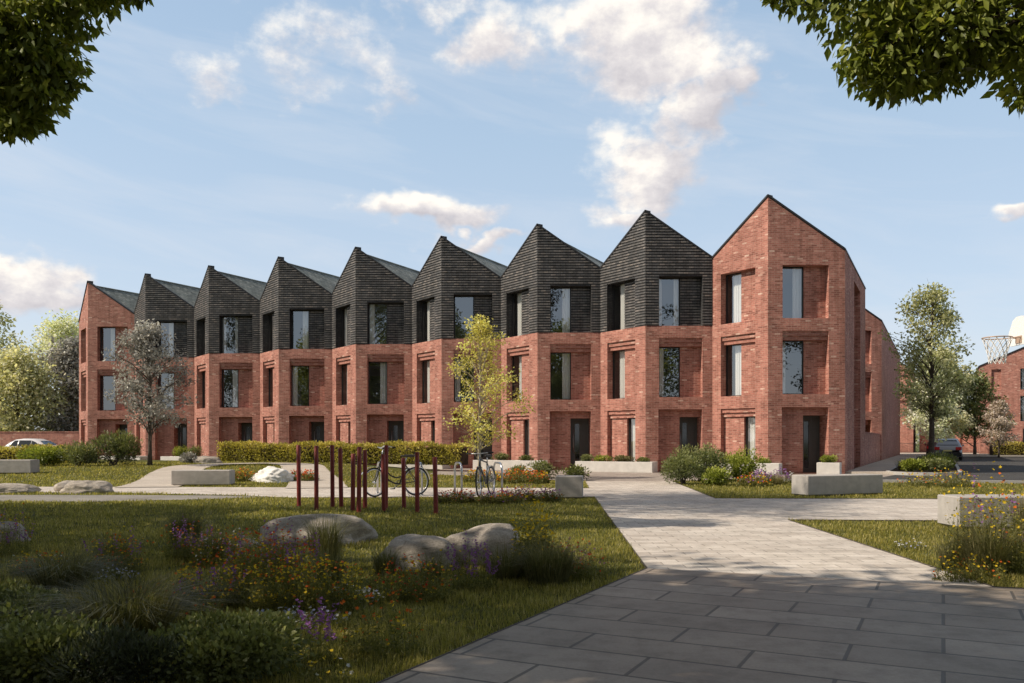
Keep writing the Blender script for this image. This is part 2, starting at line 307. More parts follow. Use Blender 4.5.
    def prism(s, poly, z0, z1, bottom=True):
        n = len(poly); vs = [(x, y, z0) for x, y in poly] + [(x, y, z1) for x, y in poly]
        fs = [tuple(range(n, 2 * n))] + [(i, (i + 1) % n, (i + 1) % n + n, i + n) for i in range(n)]
        if bottom: fs.append(tuple(range(n))[::-1])
        s.add(vs, fs)
    def build(s, name, mat, parent=None, uv=False):
        me = bpy.data.meshes.new(name); me.from_pydata(s.v, [], s.f)
        me.polygons.foreach_set('use_smooth', s.sm)
        if uv:
            lay = me.uv_layers.new(name='UVMap'); me.update()
            for p in me.polygons:
                nx, ny, nz = p.normal
                h = math.hypot(nx, ny)
                if h < 0.05: t = (1, 0, 0); w = (0, 1, 0)
                elif abs(nz) < 0.2: t = (-ny / h, nx / h, 0); w = (0, 0, 1)
                else:
                    t = (-ny / h, nx / h, 0); w = (ny * 0 - nz * t[1], nz * t[0] - 0, nx * t[1] - ny * t[0])
                for li in p.loop_indices:
                    c = me.vertices[me.loops[li].vertex_index].co
                    lay.data[li].uv = (c[0] * t[0] + c[1] * t[1] + c[2] * t[2], c[0] * w[0] + c[1] * w[1] + c[2] * w[2])
        me.update()
        return link(name, me, mat, parent)
def np_obj(name, V, F, tint, mat, parent=None, smooth=False):
    me = bpy.data.meshes.new(name); V = np.ascontiguousarray(V, np.float32); F = np.ascontiguousarray(F, np.int32)
    me.vertices.add(len(V)); me.vertices.foreach_set('co', V.ravel())
    me.loops.add(F.size); me.loops.foreach_set('vertex_index', F.ravel())
    me.polygons.add(len(F)); me.polygons.foreach_set('loop_start', np.arange(0, F.size, 3, dtype=np.int32))
    me.update(calc_edges=True)
    if smooth: me.polygons.foreach_set('use_smooth', np.ones(len(F), bool))
    a = me.attributes.new('tint', 'FLOAT', 'FACE'); a.data.foreach_set('value', np.ascontiguousarray(np.clip(tint, 0, 1), np.float32))
    return link(name, me, mat, parent)
def unit(a): return a / np.maximum(np.linalg.norm(a, axis=-1, keepdims=True), 1e-9)
def leafset(P, D, S, Ln, W, tint, fold=0.15):
    """pointed leaves: base, two sides, tip"""
    n = len(P); D = unit(D); S = unit(S - D * np.sum(S * D, -1, keepdims=True)); U = np.cross(D, S)
    Ln = np.broadcast_to(Ln, n)[:, None]; W = np.broadcast_to(W, n)[:, None]
    V = np.stack([P, P + D * Ln * 0.45 + S * W * 0.5 + U * W * fold, P + D * Ln, P + D * Ln * 0.45 - S * W * 0.5 + U * W * fold], 1).reshape(-1, 3)
    b = np.arange(n)[:, None] * 4
    F = np.concatenate([b + np.array([[0, 1, 2]]), b + np.array([[0, 2, 3]])], 1).reshape(-1, 3)
    return V, F, np.repeat(tint, 2)
def bladeset(P, H, W, bend, ang, tint):
    """grass blades, 3 triangles each"""
    n = len(P); dirv = np.stack([np.cos(ang), np.sin(ang), np.zeros(n)], 1); sd = np.stack([-np.sin(ang), np.cos(ang), np.zeros(n)], 1)
    up = np.array([0, 0, 1.0])
    H = H[:, None]; W = W[:, None]; bend = bend[:, None]
    mid = P + up * H * 0.55 + dirv * H * bend * 0.30; tip = P + up * H * (1 - 0.35 * bend) + dirv * H * bend
    V = np.stack([P - sd * W * 0.5, P + sd * W * 0.5, mid - sd * W * 0.38, mid + sd * W * 0.38, tip], 1).reshape(-1, 3)
    b = np.arange(n)[:, None] * 5
    F = np.concatenate([b + np.array([[0, 1, 3]]), b + np.array([[0, 3, 2]]), b + np.array([[2, 3, 4]])], 1).reshape(-1, 3)
    return V, F, np.repeat(tint, 3)
def cat_sets(sets):
    Vs, Fs, Ts = [], [], []; o = 0
    for V, F, T in sets: Vs.append(V); Fs.append(F + o); Ts.append(T); o += len(V)
    return np.concatenate(Vs), np.concatenate(Fs), np.concatenate(Ts)
def smooth(a, b, x): t = np.clip((x - a) / (b - a), 0, 1); return t * t * (3 - 2 * t)
def H(x, y):
    """terrain height: a low mound in the left background lawn"""
    x = np.asarray(x, float); y = np.asarray(y, float)
    f = smooth(-3.0, -8.0, x) * smooth(24.5, 36, y)
    dist = (8.53 - x) * VX * -1.0 + (36.31 - y) * VY * 1.0      # distance in front of the terrace line
    dist = -((x - 8.53) * VX + (y - 36.31) * VY)
    return 0.30 * f * smooth(1.6, 4.0, dist)
def h0(x, y): return float(H(x, y))

# ------------------------------------------------------------------ camera, sun, sky
cam = bpy.data.cameras.new('camera'); co = bpy.data.objects.new('camera', cam); col.objects.link(co)
co.location = (0, 0, 1.32); co.rotation_euler = (R(90), 0, 0); cam.lens = 30.0; cam.sensor_width = 36.0; cam.shift_y = 0.0972; cam.clip_end = 6000
scene.camera = co
SUN_AZ, SUN_EL = R(77), R(42)        # azimuth measured from behind the viewer towards the left
S = Vector((-math.sin(SUN_AZ) * math.cos(SUN_EL), -math.cos(SUN_AZ) * math.cos(SUN_EL), math.sin(SUN_EL)))
sl = bpy.data.lights.new('sun', 'SUN'); so = bpy.data.objects.new('sun', sl); col.objects.link(so)
sl.energy = 5.0; sl.angle = R(0.5); sl.color = (1.0, 0.885, 0.73)
so.rotation_euler = (-S).to_track_quat('-Z', 'Y').to_euler(); so.location = (-20, -20, 30)
w = bpy.data.worlds.new('World'); scene.world = w; w.use_nodes = True
nt = w.node_tree; nt.nodes.clear()
wo = nt.nodes.new('ShaderNodeOutputWorld'); bg = nt.nodes.new('ShaderNodeBackground'); bg.inputs[1].default_value = 0.15
sky = nt.nodes.new('ShaderNodeTexSky'); sky.sky_type = 'NISHITA'; sky.sun_disc = False
sky.sun_elevation = SUN_EL; sky.sun_rotation = math.atan2(S.x, S.y); sky.air_density = 1.0; sky.dust_density = 1.2; sky.ozone_density = 1.6
tc = nt.nodes.new('ShaderNodeTexCoord'); sep = nt.nodes.new('ShaderNodeSeparateXYZ'); L(nt, tc.outputs['Generated'], sep.inputs[0])
az = math_(nt, 'ARCTAN2', sep.outputs[0], sep.outputs[1]); el = math_(nt, 'ARCSINE', sep.outputs[2])
def noise3(x, y, z, scale, detail, rough=0.58):
    cb = nt.nodes.new('ShaderNodeCombineXYZ'); L(nt, x, cb.inputs[0]); L(nt, y, cb.inputs[1]); cb.inputs[2].default_value = z
    nz = N(nt, 'ShaderNodeTexNoise', Scale=scale, Detail=detail, Roughness=rough); L(nt, cb.outputs[0], nz.inputs['Vector'])
    return math_(nt, 'SUBTRACT', nz.outputs[0], 0.5)
def cloud_density(daz, del_, blobs, seed):
    a2 = math_(nt, 'ADD', az, daz); e2 = math_(nt, 'ADD', el, del_); es = math_(nt, 'MULTIPLY', e2, 1.4)
    wx = math_(nt, 'ADD', math_(nt, 'MULTIPLY', noise3(a2, es, seed + 5, 9.0, 3.0), 0.16), math_(nt, 'MULTIPLY', noise3(a2, es, seed + 1, 26.0, 2.0), 0.05))
    wy = math_(nt, 'ADD', math_(nt, 'MULTIPLY', noise3(a2, es, seed + 9, 9.0, 3.0), 0.11), math_(nt, 'MULTIPLY', noise3(a2, es, seed + 2, 26.0, 2.0), 0.04))
    aw = math_(nt, 'ADD', a2, wx); ew = math_(nt, 'ADD', e2, wy)
    nz = noise3(a2, es, seed, 15.0, 10.0, 0.62)
    tot = None; sh = None
    for (ca, ce, ra, re, wt) in blobs:
        dx = math_(nt, 'DIVIDE', math_(nt, 'SUBTRACT', aw, ca), ra); dy = math_(nt, 'DIVIDE', math_(nt, 'SUBTRACT', ew, ce), re)
        r2 = math_(nt, 'ADD', math_(nt, 'MULTIPLY', dx, dx), math_(nt, 'MULTIPLY', dy, dy))
        g = math_(nt, 'MULTIPLY', math_(nt, 'POWER', 2.71828, math_(nt, 'MULTIPLY', r2, -1.0)), wt)
        tot = g if tot is None else math_(nt, 'MAXIMUM', tot, g)
        k_ = math_(nt, 'MULTIPLY', g, math_(nt, 'SUBTRACT', dy, math_(nt, 'MULTIPLY', dx, 0.5))); sh = k_ if sh is None else math_(nt, 'ADD', sh, k_)
    nb = noise3(math_(nt, 'ADD', a2, -0.012), math_(nt, 'ADD', es, 0.026), seed, 15.0, 5.0, 0.62)
    return math_(nt, 'ADD', tot, math_(nt, 'MULTIPLY', nz, 1.25)), math_(nt, 'ADD', math_(nt, 'MULTIPLY', sh, 0.42), math_(nt, 'MULTIPLY', math_(nt, 'SUBTRACT', nz, nb), 1.1))
def px(x, y, rx, ry, wt=1.0):
    a = math.atan((x - 512) / 853.3); e = math.atan((441 - y) / 853.3 * math.cos(a)); return (a, e, rx / 853.3 * math.cos(a) ** 2, ry / 853.3 * 0.9, wt)
BLOBS = [px(655, 50, 98, 58, 1.15), px(600, 15, 66, 42, 0.95), px(650, 172, 66, 40, 1.05), px(690, 118, 42, 46, 0.9), px(628, 212, 56, 26, 0.85), px(512, 42, 60, 46, 0.85), px(715, 80, 40, 36, 0.9),
         px(425, 210, 80, 20, 1.0), px(475, 240, 52, 14, 0.85), px(20, 282, 80, 30, 1.15), px(1014, 215, 30, 11, 1.0), px(215, 78, 62, 36, 0.54), px(320, 40, 95, 62, 0.53), px(385, 95, 52, 44, 0.48), px(450, 5, 60, 20, .5)]
d0, dsh = cloud_density(0.0, 0.0, BLOBS, 3.3)
alpha = nt.nodes.new('ShaderNodeMapRange'); alpha.interpolation_type = 'SMOOTHSTEP'; L(nt, d0, alpha.inputs[0]); alpha.inputs[1].default_value = 0.26; alpha.inputs[2].default_value = 0.80
shade = nt.nodes.new('ShaderNodeMapRange'); L(nt, dsh, shade.inputs[0]); shade.inputs[1].default_value = -0.34; shade.inputs[2].default_value = 0.20
cr = ramp(nt, [(0.0, (4.0, 3.85, 4.1)), (0.5, (5.3, 5.05, 5.1)), (1.0, (7.3, 6.9, 6.35))]); L(nt, shade.outputs[0], cr.inputs[0])
# thin high cirrus
cb = nt.nodes.new('ShaderNodeCombineXYZ'); L(nt, math_(nt, 'MULTIPLY', az, 1.0), cb.inputs[0]); L(nt, math_(nt, 'ADD', math_(nt, 'MULTIPLY', el, 5.5), math_(nt, 'MULTIPLY', az, 0.9)), cb.inputs[1])
cn = N(nt, 'ShaderNodeTexNoise', Scale=3.2, Detail=8.0, Roughness=0.6, Distortion=0.6); L(nt, cb.outputs[0], cn.inputs['Vector'])
cir = nt.nodes.new('ShaderNodeMapRange'); L(nt, cn.outputs[0], cir.inputs[0]); cir.inputs[1].default_value = 0.45; cir.inputs[2].default_value = 0.80; cir.inputs[4].default_value = 0.45
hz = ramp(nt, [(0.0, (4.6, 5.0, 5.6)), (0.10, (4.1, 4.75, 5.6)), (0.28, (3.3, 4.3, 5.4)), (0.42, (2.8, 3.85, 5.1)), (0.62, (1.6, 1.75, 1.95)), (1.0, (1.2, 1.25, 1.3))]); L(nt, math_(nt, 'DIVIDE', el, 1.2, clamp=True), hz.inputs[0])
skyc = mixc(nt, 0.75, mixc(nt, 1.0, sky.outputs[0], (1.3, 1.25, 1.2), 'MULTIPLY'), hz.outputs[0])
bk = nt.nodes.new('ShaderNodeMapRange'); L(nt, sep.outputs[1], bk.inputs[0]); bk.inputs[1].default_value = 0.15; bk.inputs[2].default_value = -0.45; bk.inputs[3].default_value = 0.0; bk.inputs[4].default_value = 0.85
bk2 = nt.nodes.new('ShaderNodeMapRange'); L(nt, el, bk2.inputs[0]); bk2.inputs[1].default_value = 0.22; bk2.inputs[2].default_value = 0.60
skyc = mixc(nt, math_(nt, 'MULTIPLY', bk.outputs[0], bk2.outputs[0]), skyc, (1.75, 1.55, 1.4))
skyc = mixc(nt, cir.outputs[0], skyc, (5.2, 5.4, 5.8))
skyc = mixc(nt, alpha.outputs[0], skyc, cr.outputs[0])
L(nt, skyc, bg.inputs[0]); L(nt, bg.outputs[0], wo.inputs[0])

# ------------------------------------------------------------------ ground and paved surfaces
KX, KY = 1.38, 8.73
PLAZA = [(KX, KY), (KX - VX * 20, KY - VY * 20), (26, -14), (26, 0.2), (12.0, 4.75), (4.30, 7.60)]
PATH = [(KX, KY), (4.30, 7.60), (4.56, 14.10), (40, 12.0), (40, 18.0), (4.62, 19.40), (5.18, 27.6), (2.36, 27.6), (1.92, 19.9)]
BIKE = [(1.93, 19.9), (-4.9, 19.6), (-6.6, 20.6), (-10.4, 21.7), (-34, 22.4), (-34, 25.2), (-10.2, 24.3), (2.14, 23.7)]
SPUR = [(-5.6, 20.05), (-7.2, 20.6), (-9.6, 20.75), (-34, 21.0), (-34, 18.6), (-9.0, 18.5), (-7.0, 19.2)]
def tl(x, y): return (8.53 + x * TX + y * VX, 36.31 + x * TY + y * VY)     # terrace coordinates (right house origin) to world
FRONT = [tl(-17.5, -4.6), (2.36, 27.6), (5.18, 27.6), (8.0, 29.2), (11.6, 28.2), (15.0, 33.3), tl(5.5, 0.2), tl(5.0, 1.5), tl(-17.5, 1.5)]
ROAD = [(8.2, 27.55), (40, 22.5), (80, 18), (110, 40), (110, 71), (34.3, 72.5), (14.9, 33.4), (11.6, 28.4)]
def sheet(name, poly, z, mat):
    mb = MB(); mb.poly(*[(x, y, z) for x, y in poly]); o = mb.build(name, mat); return tag(o, kind='structure')
# one terrain sheet out to the horizon, finer near the viewer
xs = np.unique(np.concatenate([np.linspace(-1500, -60, 14), np.arange(-60, 60.1, 1.0), np.linspace(60, 1500, 14)]))
ys = np.unique(np.concatenate([np.linspace(-800, -20, 10), np.arange(-20, 80.1, 1.0), np.linspace(80, 3000, 20)]))
gx, gy = np.meshgrid(xs, ys); V = np.stack([gx, gy, H(gx, gy)], -1).reshape(-1, 3)
nx_, ny_ = len(xs), len(ys); ii, jj = np.meshgrid(np.arange(nx_ - 1), np.arange(ny_ - 1)); a = (jj * nx_ + ii).ravel()
F = np.concatenate([np.stack([a, a + 1, a + nx_ + 1], 1), np.stack([a, a + nx_ + 1, a + nx_], 1)])
tag(np_obj('ground', V, F, np.full(len(F), 0.5), M['ground'], smooth=True), kind='structure')
sheet('plaza_paving', PLAZA, 0.020, M['slab'])
sheet('garden_path', PATH, 0.016, M['paver'])
sheet('cycle_path', BIKE, 0.012, M['paver'])
sheet('side_path', SPUR, 0.008, M['gravel_shaded'])
sheet('terrace_pavement', FRONT, 0.008, M['paver2'])
sheet('road', ROAD, 0.004, M['asphalt'])
# winding gravel path draped over the mound
wp = [(-10.3, 24.0), (-11.0, 27.0), (-12.2, 31.0), (-12.9, 34.5), (-12.4, 37.6), (-10.6, 38.3), (-9.0, 36.0), (-7.6, 31.5), (-6.2, 27.0), (-5.4, 23.6)]
def catmull(pts, n=8):
    out = []
    for i in range(len(pts) - 1):
        p0, p1, p2, p3 = (np.array(pts[max(0, min(len(pts) - 1, i + k))], float) for k in (-1, 0, 1, 2))
        for t in np.linspace(0, 1, n, endpoint=False):
            out.append(0.5 * ((2 * p1) + (-p0 + p2) * t + (2 * p0 - 5 * p1 + 4 * p2 - p3) * t * t + (-p0 + 3 * p1 - 3 * p2 + p3) * t ** 3))
    out.append(np.array(pts[-1], float)); return np.array(out)
wc = catmull(wp, 12); tg = np.gradient(wc, axis=0); tg = tg / np.linalg.norm(tg, axis=1, keepdims=True); sd = np.stack([-tg[:, 1], tg[:, 0]], 1)
mb = MB(); off = np.linspace(-0.85, 0.85, 5); rows = []
for c, s_ in zip(wc, sd): rows.append([(*(c + s_ * o), h0(*(c + s_ * o)) + 0.026) for o in off])
for r0, r1 in zip(rows, rows[1:]):
    for k in range(4): mb.poly(r0[k], r0[k + 1], r1[k + 1], r1[k], smooth=True)
tag(mb.build('winding_path', M['gravel']), kind='structure')
WIND = [tuple(c + s_ * 0.8) for c, s_ in zip(wc, sd)] + [tuple(c - s_ * 0.8) for c, s_ in zip(wc, sd)][::-1]
# raised pavement beside the end house, far pavement, kerbed island
SIDEPAVE = [tl(5.25, 0.3), (15.0, 33.3), (34.0, 71.5), tl(5.25, 46)]
mb = MB(); mb.prism(SIDEPAVE, 0.0, 0.10); tag(mb.build('side_pavement', M['gravel']), kind='structure')
mb = MB(); mb.prism([(34.0, 72.6), (110, 71.2), (110, 90), (30, 90)], 0.0, 0.10); tag(mb.build('far_pavement', M['gravel']), kind='structure')
def island_pts(inset=0.0):
    ax, ay = 16.2, 33.6; pts = []
    wv = 1.35 - inset; Lf, Lb = 0.0, 21.0
    for k in range(9):
        a_ = math.pi * k / 8; u = wv * math.cos(a_); v_ = -wv * math.sin(a_)
        pts.append((ax + u * TX + v_ * VX, ay + u * TY + v_ * VY))
    pts = pts[::-1]
    pts += [(ax + wv * TX + (Lb - inset) * VX, ay + wv * TY + (Lb - inset) * VY), (ax - wv * TX + (Lb - inset) * VX, ay - wv * TY + (Lb - inset) * VY)]
    return pts
ip, ii_ = island_pts(), island_pts(0.13)
mb = MB(); n = len(ip)
for k in range(n):
    a_, b_, c_, d_ = ip[k], ip[(k + 1) % n], ii_[(k + 1) % n], ii_[k]
    mb.poly((*a_, 0.13), (*b_, 0.13), (*c_, 0.13), (*d_, 0.13)); mb.poly((*a_, 0), (*b_, 0), (*b_, 0.13), (*a_, 0.13)); mb.poly((*d_, 0.05), (*c_, 0.05), (*c_, 0.13), (*d_, 0.13))
tag(mb.build('island_kerb', M['kerb']), kind='structure')
mb = MB(); mb.poly(*[(x, y, 0.11) for x, y in ii_]); tag(mb.build('island_soil', M['soil']), kind='structure')
def strip(mb, pts, w_, z0, z1):
    for (x0, y0), (x1, y1) in zip(pts, pts[1:]):
        d = math.hypot(x1 - x0, y1 - y0); nx, ny = -(y1 - y0) / d * w_ / 2, (x1 - x0) / d * w_ / 2
        mb.prism([(x0 - nx, y0 - ny), (x1 - nx, y1 - ny), (x1 + nx, y1 + ny), (x0 + nx, y0 + ny)], z0, z1)
mb = MB()
strip(mb, [(KX - VX * 20, KY - VY * 20), (KX, KY), (1.92, 19.9), (-4.9, 19.6)], 0.008, 0.0, 0.026)
strip(mb, [(26, 0.2), (12, 4.75), (4.30, 7.60), (4.56, 14.10), (40, 12.0)], 0.008, 0.0, 0.026)
strip(mb, [(40, 18.0), (4.62, 19.40), (5.18, 27.6), (8.2, 29.2)], 0.008, 0.0, 0.026)
strip(mb, [(2.14, 23.7), (2.36, 27.6)], 0.008, 0.0, 0.026)
tag(mb.build('lawn_edging_ground', M['edging']), kind='structure')
mb = MB(); strip(mb, [(8.2, 27.5), (40, 22.45), (80, 17.9)], 0.15, 0.0, 0.10); tag(mb.build('road_kerb', M['kerb']), kind='structure')

# ------------------------------------------------------------------ houses
class Face:
    def __init__(s, P, Q):
        s.P = P; d = (Q[0] - P[0], Q[1] - P[1]); s.L = math.hypot(*d); s.t = (d[0] / s.L, d[1] / s.L); s.n = (s.t[1], -s.t[0])
    def __call__(s, u, z, d=0.0): return (s.P[0] + s.t[0] * u - s.n[0] * d, s.P[1] + s.t[1] * u - s.n[1] * d, z)
def quad(mb, F, u0, u1, z0, z1, d=0.0): mb.poly(F(u0, z0, d), F(u1, z0, d), F(u1, z1, d), F(u0, z1, d))
def panel(mb, F, u0, u1, z0, z1, holes, d=0.0):
    us = sorted({u0, u1, *[h[0] for h in holes], *[h[1] for h in holes]}); zs = sorted({z0, z1, *[h[2] for h in holes], *[h[3] for h in holes]})
    us = [u for u in us if u0 <= u <= u1]; zs = [z for z in zs if z0 <= z <= z1]
    for a, b in zip(us, us[1:]):
        for c, e in zip(zs, zs[1:]):
            m_ = ((a + b) / 2, (c + e) / 2)
            if not any(h[0] < m_[0] < h[1] and h[2] < m_[1] < h[3] for h in holes): quad(mb, F, a, b, c, e, d)
def reveal(mb, F, u0, u1, z0, z1, d0, d1, bottom=True, left=True, right=True):
    if left: mb.poly(F(u0, z0, d0), F(u0, z0, d1), F(u0, z1, d1), F(u0, z1, d0))
    if right: mb.poly(F(u1, z0, d1), F(u1, z0, d0), F(u1, z1, d0), F(u1, z1, d1))
    mb.poly(F(u0, z1, d0), F(u0, z1, d1), F(u1, z1, d1), F(u1, z1, d0))
    if bottom: mb.poly(F(u0, z0, d1), F(u0, z0, d0), F(u1, z0, d0), F(u1, z0, d1))
def fbox(mb, F, u0, u1, z0, z1, d0, d1):
    vs = [F(u, z, d) for z in (z0, z1) for u, d in ((u0, d0), (u1, d0), (u1, d1), (u0, d1))]
    mb.add(vs, [(0, 3, 2, 1), (4, 5, 6, 7), (0, 1, 5, 4), (1, 2, 6, 5), (2, 3, 7, 6), (3, 0, 4, 7)])
def ribs(mb, F, u0, u1, z0, z1, top=None, holes=(), d=0.0, proud=0.026, pitch=0.12):
    f_start = len(mb.f)
    z = z0 + pitch * 0.5
    zmax = z1
    while z + 0.07 < zmax:
        za, zb = z, z + pitch * 0.48
        ua, ub = u0, u1
        if top: ua, ub = top(zb)
        segs = [(ua, ub)]
        for h in holes:
            if h[2] < zb and h[3] > za:
                segs = [q for s_ in segs for q in ((s_[0], min(s_[1], h[0])), (max(s_[0], h[1]), s_[1])) if q[1] - q[0] > 0.02]
        for a, b in segs:
            if b - a < 0.03: continue
            mb.poly(F(a, za, d - proud), F(b, za, d - proud), F(b, zb, d - proud), F(a, zb, d - proud))
            mb.poly(F(a, zb, d - proud), F(b, zb, d - proud), F(b, zb, d), F(a, zb, d))
            mb.poly(F(a, za, d), F(b, za, d), F(b, za, d - proud), F(a, za, d - proud))
            mb.poly(F(a, za, d), F(a, za, d - proud), F(a, zb, d - proud), F(a, zb, d))
            mb.poly(F(b, za, d - proud), F(b, za, d), F(b, zb, d), F(b, zb, d - proud))
        z += pitch
    for k in range(f_start, len(mb.f)): mb.mi[k] = 1
def window(root, F, u0, u1, z0, z1, d, curtains=(), deep=1.3, mull=None):
    mb = MB(); b = 0.045
    fbox(mb, F, u0, u0 + b, z0, z1, d - 0.03, d + 0.04); fbox(mb, F, u1 - b, u1, z0, z1, d - 0.03, d + 0.04)
    fbox(mb, F, u0 + b, u1 - b, z0, z0 + b, d - 0.03, d + 0.04); fbox(mb, F, u0 + b, u1 - b, z1 - b, z1, d - 0.03, d + 0.04)
    fr = mb.build('window', M['frame'], root)
    mb = MB(); quad(mb, F, u0 + b, u1 - b, z0 + b, z1 - b, d + 0.005); mb.build('pane', M['glass'], fr)
    mb = MB(); a_, c_ = u0 - 0.25, u1 + 0.25; d0, d1 = d + 0.045, d + deep
    mb.poly(F(a_, z0, d1), F(c_, z0, d1), F(c_, z1, d1), F(a_, z1, d1))
    mb.poly(F(a_, z0, d0), F(a_, z0, d1), F(a_, z1, d1), F(a_, z1, d0)); mb.poly(F(c_, z0, d0), F(c_, z0, d1), F(c_, z1, d1), F(c_, z1, d0))
    mb.poly(F(a_, z0, d0), F(c_, z0, d0), F(c_, z0, d1), F(a_, z0, d1)); mb.poly(F(a_, z1, d0), F(c_, z1, d0), F(c_, z1, d1), F(a_, z1, d1))
    mb.build('room_interior', M['room'], fr)
    for (f0, f1) in curtains:
        mb = MB(); n = 14; pts = []
        for k in range(n + 1):
            u = u0 + (u1 - u0) * (f0 + (f1 - f0) * k / n); dd = d + 0.13 + 0.025 * math.sin(k * 1.9) + 0.01 * math.sin(k * 0.7)
            pts.append((u, dd))
        for (ua, da), (ub, db) in zip(pts, pts[1:]): mb.poly(F(ua, z0 + 0.02, da), F(ub, z0 + 0.02, db), F(ub, z1 - 0.02, db), F(ua, z1 - 0.02, da), smooth=True)
        mb.build('curtain', M['curtain'], fr)
    return fr
ZB, ZV, ZA = 6.22, 9.12, 11.10       # belt, valley, apex
def stepped(wall, F, u0, u1, z0, z1, win, wdepth=0.34, pdepth=0.21, base=True):
    """recess with two corbelled steps at its head, part window, part brick panel"""
    a, b = z1 - 0.17, z1 - 0.34
    reveal(wall, F, u0, u1, z0, z1, 0, 0.07, base); quad(wall, F, u0, u1, a, z1, 0.07)
    reveal(wall, F, u0, u1, z0, a, 0.07, 0.14, base); quad(wall, F, u0, u1, b, a, 0.14)
    reveal(wall, F, u0, u1, z0, b, 0.14, pdepth, base)
    if win[0] > u0 + 0.01: quad(wall, F, u0, win[0], z0, b, pdepth)
    if win[1] < u1 - 0.01: quad(wall, F, win[1], u1, z0, b, pdepth)
    reveal(wall, F, win[0], win[1], z0, b, pdepth, wdepth, base)
    return b
def plain_recess(wall, F, u0, u1, z0, z1, win, wdepth=0.34, pdepth=0.18, base=True, rib=False):
    reveal(wall, F, u0, u1, z0, z1, 0, pdepth, base)
    for p in ((u0, win[0]), (win[1], u1)):
        if p[1] - p[0] > 0.02:
            quad(wall, F, p[0], p[1], z0, z1, pdepth)
            if rib: ribs(wall, F, p[0] + 0.01, p[1] - 0.01, z0, z1, d=pdepth)
    reveal(wall, F, win[0], win[1], z0, z1, pdepth, wdepth, base)
def house(origin, rot, black, label, group, seed, ext_l=0.0, ext_r=0.0, depth=10.0, slot=False):
    rnd = random.Random(seed)
    root = empty('terraced_house' if black else 'end_house', (*origin, 0.0), rot, label, 'house', group)
    A = (-ext_l, -ext_l * -0.517); C = (2.535, -1.31); B = (5.07 + ext_r, ext_r * 0.517)
    FL, FR = Face(A, C), Face(C, B)
    zl = ZV - ext_l * 0.78; zr = ZV - ext_r * 0.78
    wall = MB(); up = MB() if black else wall
    eL = FL.L - 2.853                    # extra length on the outer end of an end house
    lu0, lu1 = 0.45 + eL, 2.23 + eL
    ru0, ru1 = 0.58, 2.43
    hl = [(lu0, lu1, -1, 2.67), (lu0, lu1, 3.19, 5.70)]; hr = [(0.55, 2.42, -1, 2.67), (ru0, ru1, 3.19, 5.70)]
    panel(wall, FL, 0, FL.L, 0, ZB, hl); panel(wall, FR, 0, FR.L, 0, ZB, hr)
    h2l = (lu0, lu1, ZB, 8.34); h2r = (ru0, ru1, ZB, 8.34)
    panel(up, FL, 0, FL.L, ZB, min(zl, ZV), [h2l]); panel(up, FR, 0, FR.L, ZB, min(zr, ZV), [h2r])
    up.poly(FL(0, zl), FL(FL.L, zl), FL(FL.L, ZA)); up.poly(FR(0, zr), FR(FR.L, zr), FR(0, ZA))
    if black:
        def topL(z): return (max(0.0, (z - zl) / (ZA - zl) * FL.L), FL.L + 0.012)
        def topR(z): return (-0.012, min(FR.L, FR.L - (z - zr) / (ZA - zr) * FR.L))
        ribs(up, FL, 0, FL.L, ZB, ZA, topL, [h2l]); ribs(up, FR, 0, FR.L, ZB, ZA, topR, [h2r])
    # recesses
    w_lg = (lu0 + 1.05, lu1); t0 = stepped(wall, FL, lu0, lu1, 0.0, 2.67, w_lg, base=False)
    w_lf = (lu0, lu0 + 0.88); t1 = stepped(wall, FL, lu0, lu1, 3.19, 5.70, w_lf, 0.36, 0.24)
    w_rf = (ru0, ru0 + 0.96); stepped(wall, FR, ru0, ru1, 3.19, 5.70, w_rf, 0.40, 0.34)
    plain_recess(up, FL, lu0, lu1, ZB, 8.34, (lu0, lu0 + 0.88), 0.36, 0.24, base=not black, rib=black)
    plain_recess(up, FR, ru0, ru1, ZB, 8.34, (ru0, ru0 + 0.96), 0.40, 0.34, base=not black, rib=black)
    if black:
        for F, a, b in ((FL, lu0, lu1), (FR, ru0, ru1)): wall.poly(F(a, ZB, 0.42), F(a, ZB, 0), F(b, ZB, 0), F(b, ZB, 0.42))
    # porch
    reveal(wall, FR, 0.55, 2.42, 0.0, 2.67, 0, 0.35, False)
    panel(wall, FR, 0.55, 2.42, 0.0, 2.67, [(1.52, 2.42, -1, 2.36)], 0.35)
    reveal(wall, FR, 1.52, 2.42, 0.0, 2.36, 0.35, 1.04, False)
    wall.poly(FR(0.55, 0.03, 0.35), FR(0.55, 0.03, 0.0), FR(2.42, 0.03, 0.0), FR(2.42, 0.03, 0.35)); wall.poly(FR(1.52, 0.03, 1.04), FR(1.52, 0.03, 0.352), FR(2.42, 0.03, 0.352), FR(2.42, 0.03, 1.04))
    # outer walls
    yb = depth
    side = MB()
    if ext_r:
        S_ = Face(B, (B[0], yb)); holes = [(3.9, 7.0, -1, 8.35)] if slot else []
        panel(wall, S_, 0, S_.L, 0, zr, holes)
        if slot: reveal(wall, S_, 3.9, 7.0, 0, 8.35, 0, 0.45, False); quad(wall, S_, 3.9, 7.0, 0, 8.35, 0.45)
    if ext_l:
        S_ = Face((A[0], yb), A); panel(wall, S_, 0, S_.L, 0, zl, [])
    Fb = Face((B[0], yb), (A[0], yb)); panel(wall, Fb, 0, Fb.L, 0, min(zl, zr), []); xc = (B[0] - 2.535)
    wall.poly(Fb(0, min(zl, zr)), Fb(Fb.L, min(zl, zr)), Fb(xc, ZA - 0.2))
    if black:
        for x_ in (0.012, 5.058): wall.poly((x_, 0.08, 0), (x_, yb, 0), (x_, yb, zl - 0.25), (x_, 0.08, zl - 0.25))
    wall.build('wall', M['brick'], root, uv=True)
